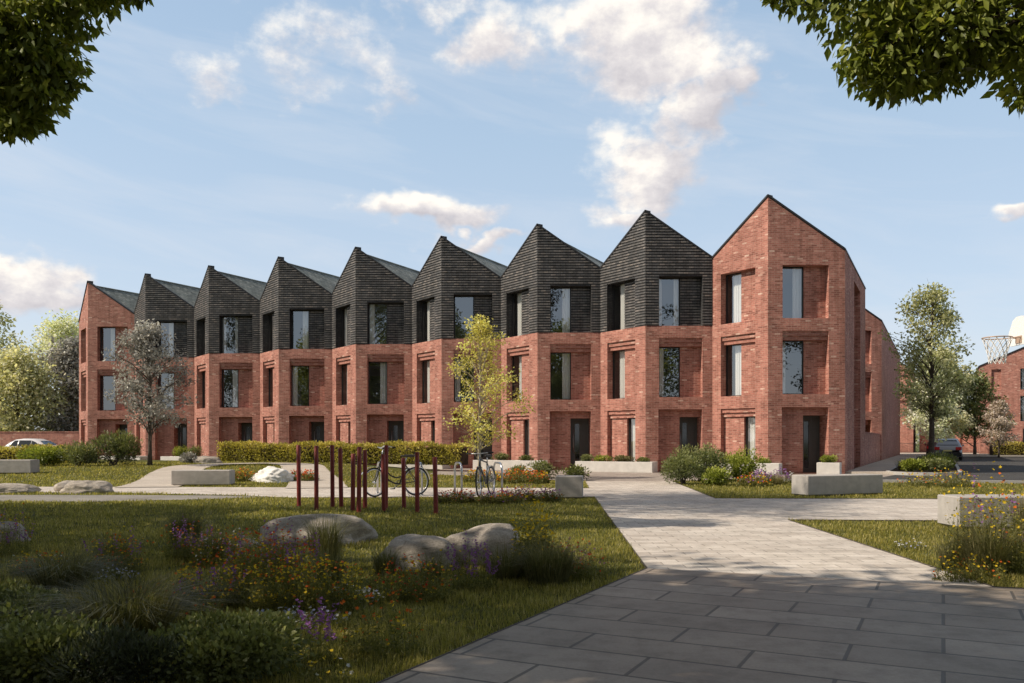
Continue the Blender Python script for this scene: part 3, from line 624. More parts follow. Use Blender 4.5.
    if black:
        uo = up.build('upper_wall', M['black_brick'], root, uv=True); uo.data.materials.append(M['black_rib'])
        for k in up.mi: uo.data.polygons[k].material_index = 1
    # roof
    rf = MB(); dr = 0.22
    rf.poly((A[0], A[1] + 0.1, zl - dr), (2.535, -1.31 + 0.15, ZA - dr), (2.535, yb, ZA - dr), (A[0], yb, zl - dr))
    rf.poly((2.535, -1.31 + 0.15, ZA - dr), (B[0], B[1] + 0.1, zr - dr), (B[0], yb, zr - dr), (2.535, yb, ZA - dr))
    rf.tube([(2.535, -1.0, ZA - dr + 0.01), (2.535, yb, ZA - dr + 0.01)], 0.06, 6)
    roof = rf.build('roof', M['roof'], root, uv=True)
    cp = MB()
    for F, za, zb in ((FL, zl, ZA), (FR, ZA, zr)):
        a, b = -0.0, F.L
        o, i_ = -0.045, 0.30
        vs = []
        for u, z in ((a, za), (b, zb)): vs += [F(u, z - 0.03, o), F(u, z + 0.05, o), F(u, z + 0.05, i_), F(u, z - 0.24, i_)]
        cp.add(vs, [(0, 4, 5, 1), (1, 5, 6, 2), (2, 6, 7, 3), (3, 7, 4, 0), (0, 1, 2, 3), (7, 6, 5, 4)])
    if ext_r: cp.box(B[0] - 0.2, B[0] + 0.03, B[1] + 0.04, yb + 0.03, zr - 0.02, zr + 0.045)
    if ext_l: cp.box(A[0] - 0.03, A[0] + 0.2, A[1] + 0.04, yb + 0.03, zl - 0.02, zl + 0.045)
    cp.build('coping', M['coping'], root)
    # windows
    def cur(side):
        k = rnd.random()
        if side == 'L': return [(0.18 + 0.25 * rnd.random(), 1.0)] if k < 0.9 else [(0.0, 0.3)]
        return [(0.60, 1.0)] if k < 0.4 else ([(0.0, 0.30)] if k < 0.6 else ([(0.0, 0.22), (0.75, 1.0)] if k < 0.8 else []))
    window(root, FL, w_lg[0], w_lg[1], 0.06, t0, 0.34, [(0.0, 1.0)] if rnd.random() < 0.7 else [], 0.9)
    window(root, FL, w_lf[0], w_lf[1], 3.19, t1, 0.36, cur('L')); window(root, FL, lu0, lu0 + 0.88, ZB, 8.34, 0.36, cur('L'))
    window(root, FR, w_rf[0], w_rf[1], 3.19, t1, 0.40, cur('R')); window(root, FR, ru0, ru0 + 0.96, ZB, 8.34, 0.40, cur('R'))
    # door
    mb = MB(); fbox(mb, FR, 1.52, 1.58, 0.035, 2.36, 0.96, 1.05); fbox(mb, FR, 2.36, 2.42, 0.035, 2.36, 0.96, 1.05); fbox(mb, FR, 1.58, 2.36, 2.29, 2.36, 0.96, 1.05)
    fbox(mb, FR, 1.58, 2.36, 0.035, 0.06, 0.96, 1.05)
    panel(mb, FR, 1.58, 2.36, 0.06, 2.29, [(1.78, 1.98, 0.22, 2.12)], 1.0)
    reveal(mb, FR, 1.78, 1.98, 0.22, 2.12, 1.0, 1.03)
    fbox(mb, FR, 2.085, 2.10, 0.06, 2.29, 0.985, 1.0)
    dr_ = mb.build('door', M['door'], root)
    mb = MB(); quad(mb, FR, 1.78, 1.98, 0.22, 2.12, 1.03); mb.build('door_glass', M['car_glass'], dr_)
    mb = MB(); mb.tube([FR(1.69, 0.75, 0.93), FR(1.69, 1.85, 0.93)], 0.018, 8)
    for z in (0.9, 1.7): mb.tube([FR(1.69, z, 0.93), FR(1.69, z, 1.0)], 0.01, 6)
    mb.build('handle', M['steel'], dr_)
    return root
GRP = 'zigzag terrace of three-storey houses'
ords = ['first', 'second', 'third', 'fourth', 'fifth', 'sixth', 'seventh']
NH = 9
for k in range(NH):
    hx, hy = tl(-5.07 * k, 0)
    if k == 0: house((hx, hy), TROT, False, 'tall all-red brick corner house with bare side wall, nearest end of the terrace', GRP, 11, ext_r=0.2, slot=True)
    elif k == NH - 1: house((hx, hy), TROT, False, 'all-red brick end house at the far end of the terrace, beside the garden wall', GRP, 19, ext_l=0.2)
    else: house((hx, hy), TROT, True, f'{ords[k-1]} black-gabled brick house counting from the all-red corner house', GRP, 30 + k * 7)
bx_, by_ = tl(0, 22.6)
house((bx_, by_), TROT, False, 'red brick gabled house standing behind the corner house, half hidden by it', 'houses on the next streets', 55, ext_r=0.2, ext_l=0.2, depth=26.0)
def far_house(name, loc, W, eave, apex, openings, label, depth=9.0):
    root = empty(name, (*loc, 0.0), TROT, label, 'house', 'houses on the next streets')
    F = Face((0, 0), (W, 0)); wall = MB()
    panel(wall, F, 0, W, 0, eave, [o[:4] for o in openings])
    wall.poly(F(0, eave), F(W, eave), F(W / 2, apex))
    for o in openings: reveal(wall, F, *o[:4], 0, 0.35)
    for q in ((Face((0, depth), (0, 0)), eave), (Face((W, 0), (W, depth)), eave)): panel(wall, q[0], 0, q[0].L, 0, q[1], [])
    Fb = Face((W, depth), (0, depth)); panel(wall, Fb, 0, W, 0, eave, []); wall.poly(Fb(0, eave), Fb(W, eave), Fb(W / 2, apex))
    for o in openings:
        if o[4] == 'panel': quad(wall, F, *o[:4], 0.2)
        elif o[4] == 'half':
            m_ = (o[0] + o[1]) / 2; quad(wall, F, m_, o[1], o[2], o[3], 0.22); window(root, F, o[0], m_, o[2], o[3], 0.3, [(0.2, 1.0)])
        elif o[4] == 'win': window(root, F, o[0], o[1], o[2], o[3], 0.3, [(0.5, 1.0)])
        else:
            mb = MB(); fbox(mb, F, o[0], o[1], o[2] + 0.03, o[3], 0.28, 0.34); d_ = mb.build('door', M['door'], root)
            mb = MB(); mb.tube([F(o[0] + 0.15, 0.9, 0.24), F(o[0] + 0.15, 1.5, 0.24)], 0.02, 6); mb.build('handle', M['steel'], d_)
    wall.build('wall', M['brick'], root, uv=True)
    rf = MB()
    for xa, xb, za, zb in ((-0.1, W / 2, eave - 0.03, apex + 0.05), (W / 2, W + 0.1, apex + 0.05, eave - 0.03)):
        vs = [(xa, -0.08, za), (xb, -0.08, zb), (xb, depth + 0.1, zb), (xa, depth + 0.1, za), (xa, -0.08, za + 0.12), (xb, -0.08, zb + 0.12), (xb, depth + 0.1, zb + 0.12), (xa, depth + 0.1, za + 0.12)]
        rf.add(vs, [(0, 1, 2, 3), (4, 5, 6, 7), (0, 1, 5, 4), (1, 2, 6, 5), (2, 3, 7, 6), (3, 0, 4, 7)])
    rf.build('roof', M['coping'], root)
    return root
far_house('end_house', (45.2, 82.5), 11.0, 8.5, 10.9, [(1.0, 1.8, 3.2, 5.6, 'panel'), (1.0, 1.8, 6.2, 8.2, 'panel'), (3.4, 5.4, 6.2, 8.2, 'half'), (3.4, 5.4, 3.2, 5.6, 'half'), (3.6, 4.4, 0.0, 2.5, 'door'), (6.5, 8.5, 6.2, 8.2, 'half'), (6.5, 8.5, 3.2, 5.6, 'half'), (6.3, 8.5, 0.5, 2.5, 'win'), (0.9, 1.7, 0.3, 2.5, 'panel')],
          'wide red brick house across the road, behind the basketball hoop and pink blossom tree')
far_house('end_house', (36.4, 92.0), 6.2, 8.6, 10.9, [(2.2, 3.6, 6.2, 8.3, 'half'), (2.2, 3.6, 3.2, 5.6, 'half'), (3.0, 3.9, 0.0, 2.5, 'door'), (4.5, 5.6, 3.2, 5.6, 'panel'), (4.5, 5.6, 6.2, 8.3, 'panel')],
          'narrow red brick house across the road, behind the parked silver car')
far_house('low_building', (43.2, 90.5), 7.0, 3.2, 4.0, [(1.2, 3.0, 0.3, 2.4, 'panel'), (3.8, 5.6, 0.3, 2.4, 'panel')], 'low dark brick garage between the two houses across the road')
# garden walls
mb = MB(); p0, p1 = tl(5.17, 10.05), tl(5.17, 22.6)
fw = Face(p0, p1); fbox(mb, fw, 0, fw.L, 0, 1.72, 0, 0.22)
cpw = MB(); fbox(cpw, fw, 0, fw.L, 1.72, 1.79, -0.03, 0.25)
gw = mb.build('garden_wall', M['brick'], None, uv=True); tag(gw, 'red brick garden wall running back from the corner house side', 'wall'); cpw.build('coping', M['brick'], gw, uv=True)
mb = MB(); fw = Face((-75, 66.5), tl(-5.07 * 8 - 0.25, 8.0)); fbox(mb, fw, 0, fw.L, 0, 1.95, 0, 0.24)
cpw = MB(); fbox(cpw, fw, 0, fw.L, 1.95, 2.02, -0.03, 0.27)
gw = mb.build('garden_wall', M['brick'], None, uv=True); tag(gw, 'long red brick garden wall behind the white parked car', 'wall'); cpw.build('coping', M['brick'], gw, uv=True)

# planters before the house fronts
def planter(x0, x1, y0, y1, hgt, label, k):
    t = 0.10; ox, oy = tl(x0, y0)
    root = empty('concrete_planter', (ox, oy, 0), TROT, label, 'planter', 'pale planters along the terrace')
    mb = MB(); W, D = x1 - x0, y1 - y0
    mb.bbox(0, W, 0, t, 0, hgt); mb.bbox(0, W, D - t, D, 0, hgt); mb.bbox(0, t, t, D - t, 0, hgt - 0.002); mb.bbox(W - t, W, t, D - t, 0, hgt - 0.002)
    mb.build('trough', M['concrete_lt'], root)
    mb = MB(); mb.box(t, W - t, t, D - t, 0.02, hgt - 0.06); mb.build('soil', M['soil'], root)
    return root
PL = [(-0.35, 3.1, -2.15, -1.42, 0.45)]
for k in range(NH - 1):
    lab = ['long pale planter against the corner house, behind the big shrubs', 'long pale planter before the first black-gabled house, at the path end', 'pale planter before the second black-gabled house, beside the rusty-red flowers',
           'pale planter before the third black-gabled house, behind the slender golden tree', 'pale planter before the fourth black-gabled house, behind the hedge', 'pale planter before the fifth black-gabled house, behind the hedge',
           'pale planter before the sixth black-gabled house, behind the winding path', 'pale planter before the seventh black-gabled house, by the grey-leaved tree'][k]
    planter(-5.07 * k - 0.35, -5.07 * k + 3.1, -2.15, -1.42, 0.45, lab, k)
planter(4.35, 5.2, -1.15, -0.5, 0.48, 'short square planter beside the front door of the corner house', 9)

# ------------------------------------------------------------------ street furniture
def bench(loc, rz, Lx, D, Hh, label, name='concrete_bench', cat='bench', group='concrete block seats'):
    root = empty(name, (loc[0], loc[1], h0(*loc)), rz, label, cat, group)
    mb = MB(); mb.bbox(0, Lx, 0, D, 0.04, Hh, 0.014); mb.build('seat', M['concrete'], root)
    mb = MB(); mb.box(0.05, Lx - 0.05, 0.05, D - 0.05, 0.0, 0.04); mb.build('base', M['edging'], root)
    return root
bench((6.97, 20.1), R(22.0), 2.32, 0.58, 0.50, 'concrete bench beside the road lawn, crossed by a slanting shadow')
bench((6.63, 12.66), R(1.5), 2.5, 0.62, 0.49, 'concrete bench behind tall yellow flowers, on the near lawn beside the wide path')
bench((-9.95, 24.9), R(4), 1.68, 0.62, 0.46, 'grey concrete bench at the foot of the winding path')
bench((-19.4, 30.2), R(3), 2.3, 0.65, 0.50, 'grey concrete bench before the far hedge, near the conifer shrubs')
bench((0.98, 19.35), R(-6), 0.62, 0.62, 0.52, 'grey concrete cube seat at the corner of lawn and path', 'concrete_cube', 'seat')

POSTS = [(299, 445, 506.6), (316.4, 445.7, 510.2), (332.6, 445, 508), (341.3, 448, 508.6), (352.8, 453.6, 511.3), (358.8, 446.8, 513), (365.1, 449.8, 508.6), (385.8, 445, 509.4), (384, 454, 511.6), (404, 457.7, 508.8), (417.3, 452, 512.7), (436, 456.9, 514.3)]
PLAB = ['leftmost red post of the group, on its own beyond the second', 'second red post from the bench side, tall and standing apart', 'third red post from the bench side, first of the crowded middle', 'fourth red post from the bench side, a little shorter than the third',
        'short fifth red post from the bench side, in the crowded middle', 'tall sixth red post from the bench side, in front of the crowded middle', 'seventh red post from the bench side, just before the bicycle front wheel', 'tall red post half hidden behind a shorter red post, before the bicycle',
        'shorter red post overlapping a taller red post, before the bicycle', 'shortest red post, in front of the black bicycle cranks', 'tall red post in front of the black bicycle rear wheel', 'last red post, apart on the side of the silver bicycle']
for (x, yt, yb), lab in zip(POSTS, PLAB):
    Z = 1126.4 / (yb - 441); X = (x - 512) / 853.3 * Z; hh = (yb - yt) / 853.3 * Z
    root = empty('red_post', (X, Z, 0), random.uniform(-0.3, 0.3), lab, 'post', 'red posts standing on the lawn')
    mb = MB(); r_ = 0.042; lx, ly = random.uniform(-0.02, 0.02), random.uniform(-0.02, 0.02)
    mb.tube([(0, 0, -0.05), (0, 0, 0.02), (lx * 0.5, ly * 0.5, hh * 0.5), (lx, ly, hh - 0.012), (lx, ly, hh)], [r_, r_, r_, r_, r_ * 0.8], 12)
    mb.build('shaft', M['post'], root)
    mb = MB(); mb.tube([(0, 0, 0.0), (0, 0, 0.012)], [0.075, 0.072], 12); mb.build('base', M['soil'], root)

hoops = [(379.5, 'steel cycle hoop behind the black bicycle front wheel'), (419.2, 'steel cycle hoop behind the black bicycle rear wheel'), (458.2, 'empty steel cycle hoop between the two bicycles'), (497.8, 'steel cycle hoop beside the silver bicycle')]
for x, lab in hoops:
    Z = 21.0; X = (x - 512) / 853.3 * Z
    root = empty('cycle_stand', (X, Z, 0.012), R(-74), lab, 'cycle stand', 'steel cycle stands beside the lawn')
    mb = MB(); a_ = [(-0.39, 0, 0.0), (-0.39, 0, 0.55)] + [(-0.39 + 0.2 - 0.2 * math.cos(t), 0, 0.57 + 0.2 * math.sin(t)) for t in np.linspace(0, math.pi / 2, 6)]
    b_ = [(-p[0], p[1], p[2]) for p in a_[::-1]]
    mb.tube(a_ + b_, 0.025, 10); mb.build('hoop', M['steel'], root)
    for sx in (-0.39, 0.39):
        mb = MB(); mb.tube([(sx, 0, 0), (sx, 0, 0.012)], 0.06, 12); mb.build('base', M['steel'], root)

def bicycle(loc, rz, steer, step_through, label, fm, name='bicycle'):
    root = empty(name, (loc[0], loc[1], 0.012), rz, label, 'bicycle', 'bicycles at the stands')
    root.rotation_euler = (R(3.0), 0, rz)
    Rw = 0.345; wb = 1.06
    def wheel(x, ang):
        mb = MB(); mb.tube([(0, -0.05, 0), (0, 0.05, 0)], 0.022, 8)
        for k in range(26):
            a_ = 2 * math.pi * k / 26; sgn = 0.03 if k % 2 else -0.03
            mb.tube([(0.02 * math.cos(a_), sgn, 0.02 * math.sin(a_)), ((Rw - 0.03) * math.cos(a_ + 0.12), 0, (Rw - 0.03) * math.sin(a_ + 0.12))], 0.0018, 4, False)
        w_ = mb.build('wheel', M['alu'], root); w_.location = (x, 0, Rw); w_.rotation_euler = (0, 0, ang)
        mb = MB(); mb.torus((0, 0, 0), Rw - 0.018, 0.018, 40, 8); mb.build('tyre', M['rubber'], w_)
        mb = MB(); mb.torus((0, 0, 0), Rw - 0.042, 0.011, 40, 6); mb.build('rim', M['alu'], w_)
    wheel(0, steer); wheel(-wb, 0)
    bbk = (-0.64, 0, 0.29); head_t = (-0.20, 0, 0.93); head_b = (-0.13, 0, 0.72); seat_t = (-0.80, 0, 0.82); rear = (-wb, 0, Rw)
    mb = MB(); r_ = 0.017
    mb.tube([head_b, (-0.16, 0, 0.82), head_t], 0.021, 8); mb.tube([bbk, seat_t], r_, 8)
    if step_through:
        mb.tube([(-0.15, 0, 0.76), (-0.24, 0, 0.54), (-0.36, 0, 0.38), (-0.50, 0, 0.31), bbk], r_ * 1.15, 8); mb.tube([(-0.18, 0, 0.86), (-0.28, 0, 0.64), (-0.40, 0, 0.50), (-0.54, 0, 0.44), (-0.69, 0, 0.46)], r_, 8)
    else:
        mb.tube([(-0.15, 0, 0.76), bbk], r_ * 1.2, 8); mb.tube([(-0.185, 0, 0.88), (-0.79, 0, 0.79)], r_ * 1.1, 8)
    for sy in (-0.055, 0.055):
        mb.tube([(bbk[0], sy * 0.5, bbk[2]), (rear[0], sy, rear[2])], 0.010, 6); mb.tube([(-0.78, sy * 0.3, 0.76), (rear[0], sy, rear[2])], 0.009, 6)
    fr = mb.build('frame', fm, root)
    mb = MB()
    for sy in (-0.05, 0.05): mb.tube([(-0.115, sy, 0.70), (-0.06, sy, 0.50), (0, sy, Rw)], [0.014, 0.013, 0.010], 8)
    mb.tube([(-0.115, -0.05, 0.70), (-0.115, 0.05, 0.70)], 0.018, 8); mb.build('fork', fm, root)
    mb = MB(); hz = 1.16 if step_through else 1.02
    mb.tube([head_t, (-0.225, 0, hz - 0.04)], 0.013, 8)
    if step_through: pts = [(-0.42, -0.30, hz - 0.02), (-0.30, -0.29, hz), (-0.18, -0.20, hz + 0.02), (-0.17, 0, hz - 0.02), (-0.18, 0.20, hz + 0.02), (-0.30, 0.29, hz), (-0.42, 0.30, hz - 0.02)]
    else: pts = [(-0.25, -0.33, hz + 0.01), (-0.18, -0.15, hz), (-0.17, 0, hz - 0.01), (-0.18, 0.15, hz), (-0.25, 0.33, hz + 0.01)]
    mb.tube(pts, 0.012, 8); hb = mb.build('handlebar', M['alu'], root)
    for sy in (-1, 1):
        mb = MB(); e = pts[0] if sy < 0 else pts[-1]; e2 = pts[1] if sy < 0 else pts[-2]; q = tuple(e[i] + (e2[i] - e[i]) * 0.7 for i in range(3)); mb.tube([e, q], 0.017, 8); mb.build('grip', M['rubber'], hb)
    mb = MB(); mb.tube([seat_t, (-0.84, 0, 0.94)], 0.013, 8)
    st = mb.build('seat_post', M['alu'], root)
    mb = MB(); sec = [(-1.00, 0.095, 0.045), (-0.94, 0.10, 0.06), (-0.86, 0.07, 0.05), (-0.76, 0.03, 0.04), (-0.69, 0.018, 0.03)]
    rings = []
    for x, w_, t_ in sec: rings.append([(x, w_ * math.cos(a), 0.955 + t_ * 0.6 * math.sin(a)) for a in np.linspace(0, 2 * math.pi, 10, endpoint=False)])
    vs = [p for r in rings for p in r]; fs = [(i * 10 + k, i * 10 + (k + 1) % 10, (i + 1) * 10 + (k + 1) % 10, (i + 1) * 10 + k) for i in range(4) for k in range(10)] + [tuple(range(10)), tuple(range(40, 50))]
    mb.add(vs, fs, True); mb.build('saddle', M['saddle'], root)
    mb = MB(); mb.torus((bbk[0], -0.055, bbk[2]), 0.085, 0.008, 24, 6)
    for sg in (1, -1):
        a_ = R(-40) if sg > 0 else R(140); px_, pz_ = bbk[0] + 0.17 * math.cos(a_), bbk[2] + 0.17 * math.sin(a_)
        mb.tube([(bbk[0], -0.07 * sg, bbk[2]), (px_, -0.075 * sg, pz_)], 0.010, 6); mb.box(px_ - 0.045, px_ + 0.045, min(-0.08 * sg, -0.17 * sg), max(-0.08 * sg, -0.17 * sg), pz_ - 0.012, pz_ + 0.012)
    mb.build('crankset', M['grey_paint'], root)
    for cx, a0, a1 in (((-wb), 20, 175), (0, 30, 150)):
        if not step_through and cx == 0: continue
        mb = MB(); rr = Rw + 0.025
        prof = [(cx + rr * math.cos(R(a)), rr * math.sin(R(a)) + Rw) for a in np.linspace(a0, a1, 16)]
        for (xa, za), (xb, zb) in zip(prof, prof[1:]): mb.poly((xa, -0.028, za), (xb, -0.028, zb), (xb, 0.028, zb), (xa, 0.028, za), smooth=True)
        mb.build('mudguard', M['mudguard'], root)
    if step_through:
        mb = MB(); mb.box(-1.30, -0.90, -0.06, 0.06, 0.755, 0.765)
        for sy in (-0.05, 0.05): mb.tube([(-1.20, sy, 0.755), (-wb, sy, Rw)], 0.006, 6)
        mb.build('rack', M['black_paint'], root)
    mb = MB(); mb.tube([(bbk[0] - 0.05, 0.05, bbk[2] - 0.02), (bbk[0] - 0.16, 0.20, 0.0)], 0.009, 6); mb.build('kickstand', M['alu'], root)
    return root
fx, fy, rx_, ry_ = -3.20, 19.9, -2.30, 20.45
bicycle((fx, fy), math.atan2(fy - ry_, fx - rx_), 0.25, True, 'black step-through bicycle with silver mudguards parked behind the red posts', M['black_paint'])
fx, fy, rx_, ry_ = -0.76, 19.80, -0.50, 20.8
bicycle((fx, fy), math.atan2(fy - ry_, fx - rx_), 0.12, False, 'grey diamond-frame bicycle facing the lawn, beside the golden tree', M['grey_paint'])

# basketball hoop
def basketball():
    nrm = Vector((-0.985, 0.03)).normalized(); rz = math.atan2(nrm.y, nrm.x)
    cx, cy = 8.13, 14.30; off = 0.36; bxp, byp = cx - nrm.x * off, cy - nrm.y * off; pole = 1.05
    root = empty('basketball_hoop', (bxp - nrm.x * pole, byp - nrm.y * pole, 0), rz, 'basketball hoop with white fan-shaped backboard and net, above the near bench', 'basketball hoop')
    mb = MB(); mb.tube([(0, 0, 0), (0, 0, 3.15)], 0.06, 12); mb.build('pole', M['rail'], root)
    mb = MB(); mb.box(-0.25, 0.25, -0.25, 0.25, 0.016, 0.04); mb.build('base_plate', M['rail'], root)
    mb = MB()
    for z in (3.02, 3.28): mb.tube([(0, 0, 3.1), (pole - 0.06, 0, z)], 0.025, 8)
    for y in (-0.22, 0.22): mb.tube([(0, 0, 3.12), (pole - 0.05, y, 3.24)], 0.02, 8)
    mb.build('arm', M['rail'], root)
    fan = [(-0.26, 2.93), (0.26, 2.93), (0.31, 3.00), (0.32, 3.14), (0.19, 3.36), (0.08, 3.41), (-0.08, 3.41), (-0.19, 3.36), (-0.32, 3.14), (-0.31, 3.00)]
    mb = MB(); n = len(fan); vs = [(pole + d, y, z) for d in (-0.03, 0.0) for y, z in fan]
    mb.add(vs, [tuple(range(n)), tuple(range(n, 2 * n))[::-1]] + [(i, (i + 1) % n, (i + 1) % n + n, i + n) for i in range(n)]); mb.build('backboard', M['white_paint'], root)
    rc = pole + off; rr = 0.225
    mb = MB(); mb.torus((rc, 0, 3.05), rr, 0.010, 32, 8, 'z')
    mb.tube([(pole, -0.07, 3.05), (rc - rr, -0.05, 3.05)], 0.010, 6); mb.tube([(pole, 0.07, 3.05), (rc - rr, 0.05, 3.05)], 0.010, 6); mb.box(pole, pole + 0.012, -0.09, 0.09, 2.96, 3.08)
    rim = mb.build('rim', M['orange_metal'], root)
    mb = MB(); nn = 12; lv = [(3.04, 0.222, 0), (2.95, 0.195, .5), (2.86, 0.165, 1), (2.77, 0.142, 1.5), (2.69, 0.13, 2), (2.62, 0.125, 2.5)]
    for k in range(nn):
        for sgn in (1, -1):
            mb.tube([(rc + q * math.cos(2 * math.pi * (k + sgn * o) / nn), q * math.sin(2 * math.pi * (k + sgn * o) / nn), z) for z, q, o in lv], 0.0065, 5, False)
    mb.build('net', M['net'], rim)
basketball()

def car(loc, rz, paint, label):
    root = empty('parked_car', (loc[0], loc[1], 0.0), rz, label, 'car', 'parked cars')
    Lc = 4.25
    st = [(0.0, .42, .70, .72, .70), (.05, .30, .85, .80, .78), (.18, .26, .98, .86, .80), (.45, .24, 1.22, .88, .66), (.85, .24, 1.43, .89, .60), (1.5, .24, 1.50, .89, .60), (2.2, .24, 1.47, .89, .60), (2.62, .24, 1.34, .89, .64), (3.15, .24, 1.02, .88, .76), (3.6, .24, .92, .87, .72), (4.0, .27, .80, .82, .66), (4.2, .32, .64, .70, .58), (4.25, .40, .56, .60, .52)]
    mb = MB(); rings = []
    for x, zb, zt, wl, wt in st:
        belt = min(0.93, zt - 0.06)
        half = [(wl * 0.92, zb), (wl, zb + 0.12), (wl, min(0.62, belt - 0.04)), (wl * 0.985, belt), (wt + 0.03, zt - 0.04), (wt * 0.82, zt)]
        rings.append([(x, -y, z) for y, z in half] + [(x, y, z) for y, z in half[::-1]])
    n = 12; vs = [p for r in rings for p in r]
    fs = [(i * n + k, i * n + (k + 1) % n, (i + 1) * n + (k + 1) % n, (i + 1) * n + k) for i in range(len(st) - 1) for k in range(n)] + [tuple(range(n)), tuple(range((len(st) - 1) * n, len(st) * n))]
    mb.add(vs, fs, True); body = mb.build('body', paint, root)
    def glass(name, quads):
        mb = MB()
        for q in quads: mb.poly(*q)
        mb.build(name, M['car_glass'], root)
    for s in (-1, 1):
        y0, y1 = 0.895, 0.655
        def P(x, f): return (x, s * (0.885 + (0.645 - 0.885) * f + 0.012), 0.95 + 0.46 * f)
        glass('side_window', [(P(.55, .08), P(1.15, .05), P(1.15, .90), P(.90, .88)), (P(1.22, .05), P(2.12, .03), P(2.12, .90), P(1.22, .92)), (P(2.18, .03), P(2.90, .03), P(2.50, .62), P(2.18, .88))])
        mb = MB(); mb.bbox(2.70, 2.86, min(s * .90, s * 1.04), max(s * .90, s * 1.04), .96, 1.07); mb.build('mirror', paint, root)
        mb = MB(); mb.box(2.0, 2.16, min(s * .886, s * .905), max(s * .886, s * .905), .82, .85); mb.build('handle', M['alu'], root)
        mb = MB(); mb.bbox(-0.012, 0.14, min(s * .48, s * .845), max(s * .48, s * .845), .72, .92); mb.build('tail_light', M['tail'], root)
        mb = MB(); mb.bbox(3.95, 4.16, min(s * .50, s * .76), max(s * .50, s * .76), .60, .74); mb.build('headlight', M['headlamp'], root)
        for x in (0.78, 3.35):
            mb = MB(); mb.tube([(0, -0.02, 0), (0, 0.02, 0)], 0.20, 20)
            w_ = mb.build('wheel', M['rubber'], root); w_.location = (x, s * 0.80, 0.32)
            mb = MB(); mb.torus((0, 0, 0), 0.255, 0.068, 28, 8, 'y', 1.4); mb.build('tyre', M['rubber'], w_)
            mb = MB(); mb.tube([(0, s * 0.06, 0), (0, s * 0.075, 0)], 0.045, 12)
            for k in range(5):
                a_ = 2 * math.pi * k / 5; mb.tube([(0, s * 0.065, 0), (0.19 * math.cos(a_), s * 0.065, 0.19 * math.sin(a_))], 0.022, 6)
            mb.torus((0, s * 0.05, 0), 0.195, 0.014, 24, 6); mb.build('rim', M['alu'], w_)
    glass('rear_window', [((.225, -.62, 1.03), (.225, .62, 1.03), (.72, .54, 1.385), (.72, -.54, 1.385))])
    glass('windscreen', [((3.10, -.68, 1.07), (3.10, .68, 1.07), (2.68, .55, 1.335), (2.68, -.55, 1.335))])
    mb = MB(); mb.bbox(-0.05, 0.25, -.84, .84, .30, .55, 0.04); mb.bbox(4.05, 4.30, -.72, .72, .26, .48, 0.04); mb.build('bumper', M['rubber'] if paint is not M['car_white'] else paint, root)
    mb = MB(); mb.box(-0.02, 0.0, -.26, .26, .62, .73); mb.build('number_plate', M['plate'], root)
car((-35.6, 60.5), R(-6), M['car_white'], 'white hatchback behind the hedge, before the long garden wall')
car((29.3, 57.4), math.atan2(VY, VX), M['car_silver'], 'silver hatchback seen from behind, parked past the planted island')
car((33.0, 66.0), math.atan2(VY, VX), M['car_red'], 'dark red car parked in front of the silver car')

# railing across the road
def railing(p0, p1, label):
    root = empty('railing', (p0[0], p0[1], 0.1), math.atan2(p1[1] - p0[1], p1[0] - p0[0]), label, 'railing', 'dark railings across the road')
    Ln = math.hypot(p1[0] - p0[0], p1[1] - p0[1]); mb = MB()
    mb.box(0, Ln, -0.02, 0.02, 0.98, 1.02); mb.box(0, Ln, -0.02, 0.02, 0.08, 0.12)
    for x in np.arange(0.1, Ln, 0.12): mb.box(x - 0.008, x + 0.008, -0.008, 0.008, 0.12, 0.98)
    mb.build('bars', M['rail'], root)
    for x in np.linspace(0, Ln, max(2, int(Ln / 2.5) + 1)):
        mb = MB(); mb.box(x - 0.03, x + 0.03, -0.03, 0.03, 0, 1.08); mb.build('post', M['rail'], root)
railing((36.2, 86.0), (46.6, 84.0), 'dark railing before the low garage across the road')

# ------------------------------------------------------------------ stones
def boulder(loc, sx, sy, sz, rz, mat, label, seed, sharp=0.0, group='boulders on the lawn'):
    me = bpy.data.meshes.new('boulder'); import bmesh
    bm = bmesh.new(); bmesh.ops.create_icosphere(bm, subdivisions=5, radius=1.0)
    for v in bm.verts:
        p = v.co.copy(); q = p + Vector((seed * 3.1, seed * 1.7, seed))
        d = 0.30 * mnoise.noise(q * 1.1) + 0.11 * (0.3 - abs(mnoise.noise(q * 2.1))) + 0.03 * (0.25 - abs(mnoise.noise(q * 4.7))) + 0.025 * mnoise.noise(q * 9) + 0.014 * mnoise.noise(q * 19)
        if sharp: d += sharp * (abs(mnoise.noise(q * 2.2)) - 0.25) + sharp * 0.45 * (abs(mnoise.noise(q * 5.5)) - 0.25) + sharp * 0.2 * abs(mnoise.noise(q * 12))
        p *= 1 + d
        if p.z < -0.35: p.z = -0.35 + (p.z + 0.35) * 0.2
        v.co = Vector((p.x * sx, p.y * sy, (p.z + 0.28) * sz / 1.25))
    for f in bm.faces: f.smooth = True
    bm.to_mesh(me); bm.free()
    o = link('boulder', me, mat); o.location = (loc[0], loc[1], h0(*loc) - 0.02); o.rotation_euler = (0, 0, rz)
    return tag(o, label, 'boulder', group)
def at(x, y, z=0.0): Z = (1.32 - z) * 853.3 / (y - 441); return ((x - 512) / 853.3 * Z, Z)
boulder((-2.50, 11.10), 0.74, 0.45, 0.38, 0.1, M['stone'], 'broad flat-topped boulder below the red posts, behind tall grass', 1.3)
boulder((-0.98, 8.95), 0.46, 0.36, 0.37, 0.5, M['stone'], 'smaller rounded boulder leaning against the big cracked one', 2.1)
boulder((-0.28, 9.15), 0.50, 0.40, 0.43, -0.2, M['stone'], 'larger boulder of the touching pair, beside the tall yellow flowers', 4.4)
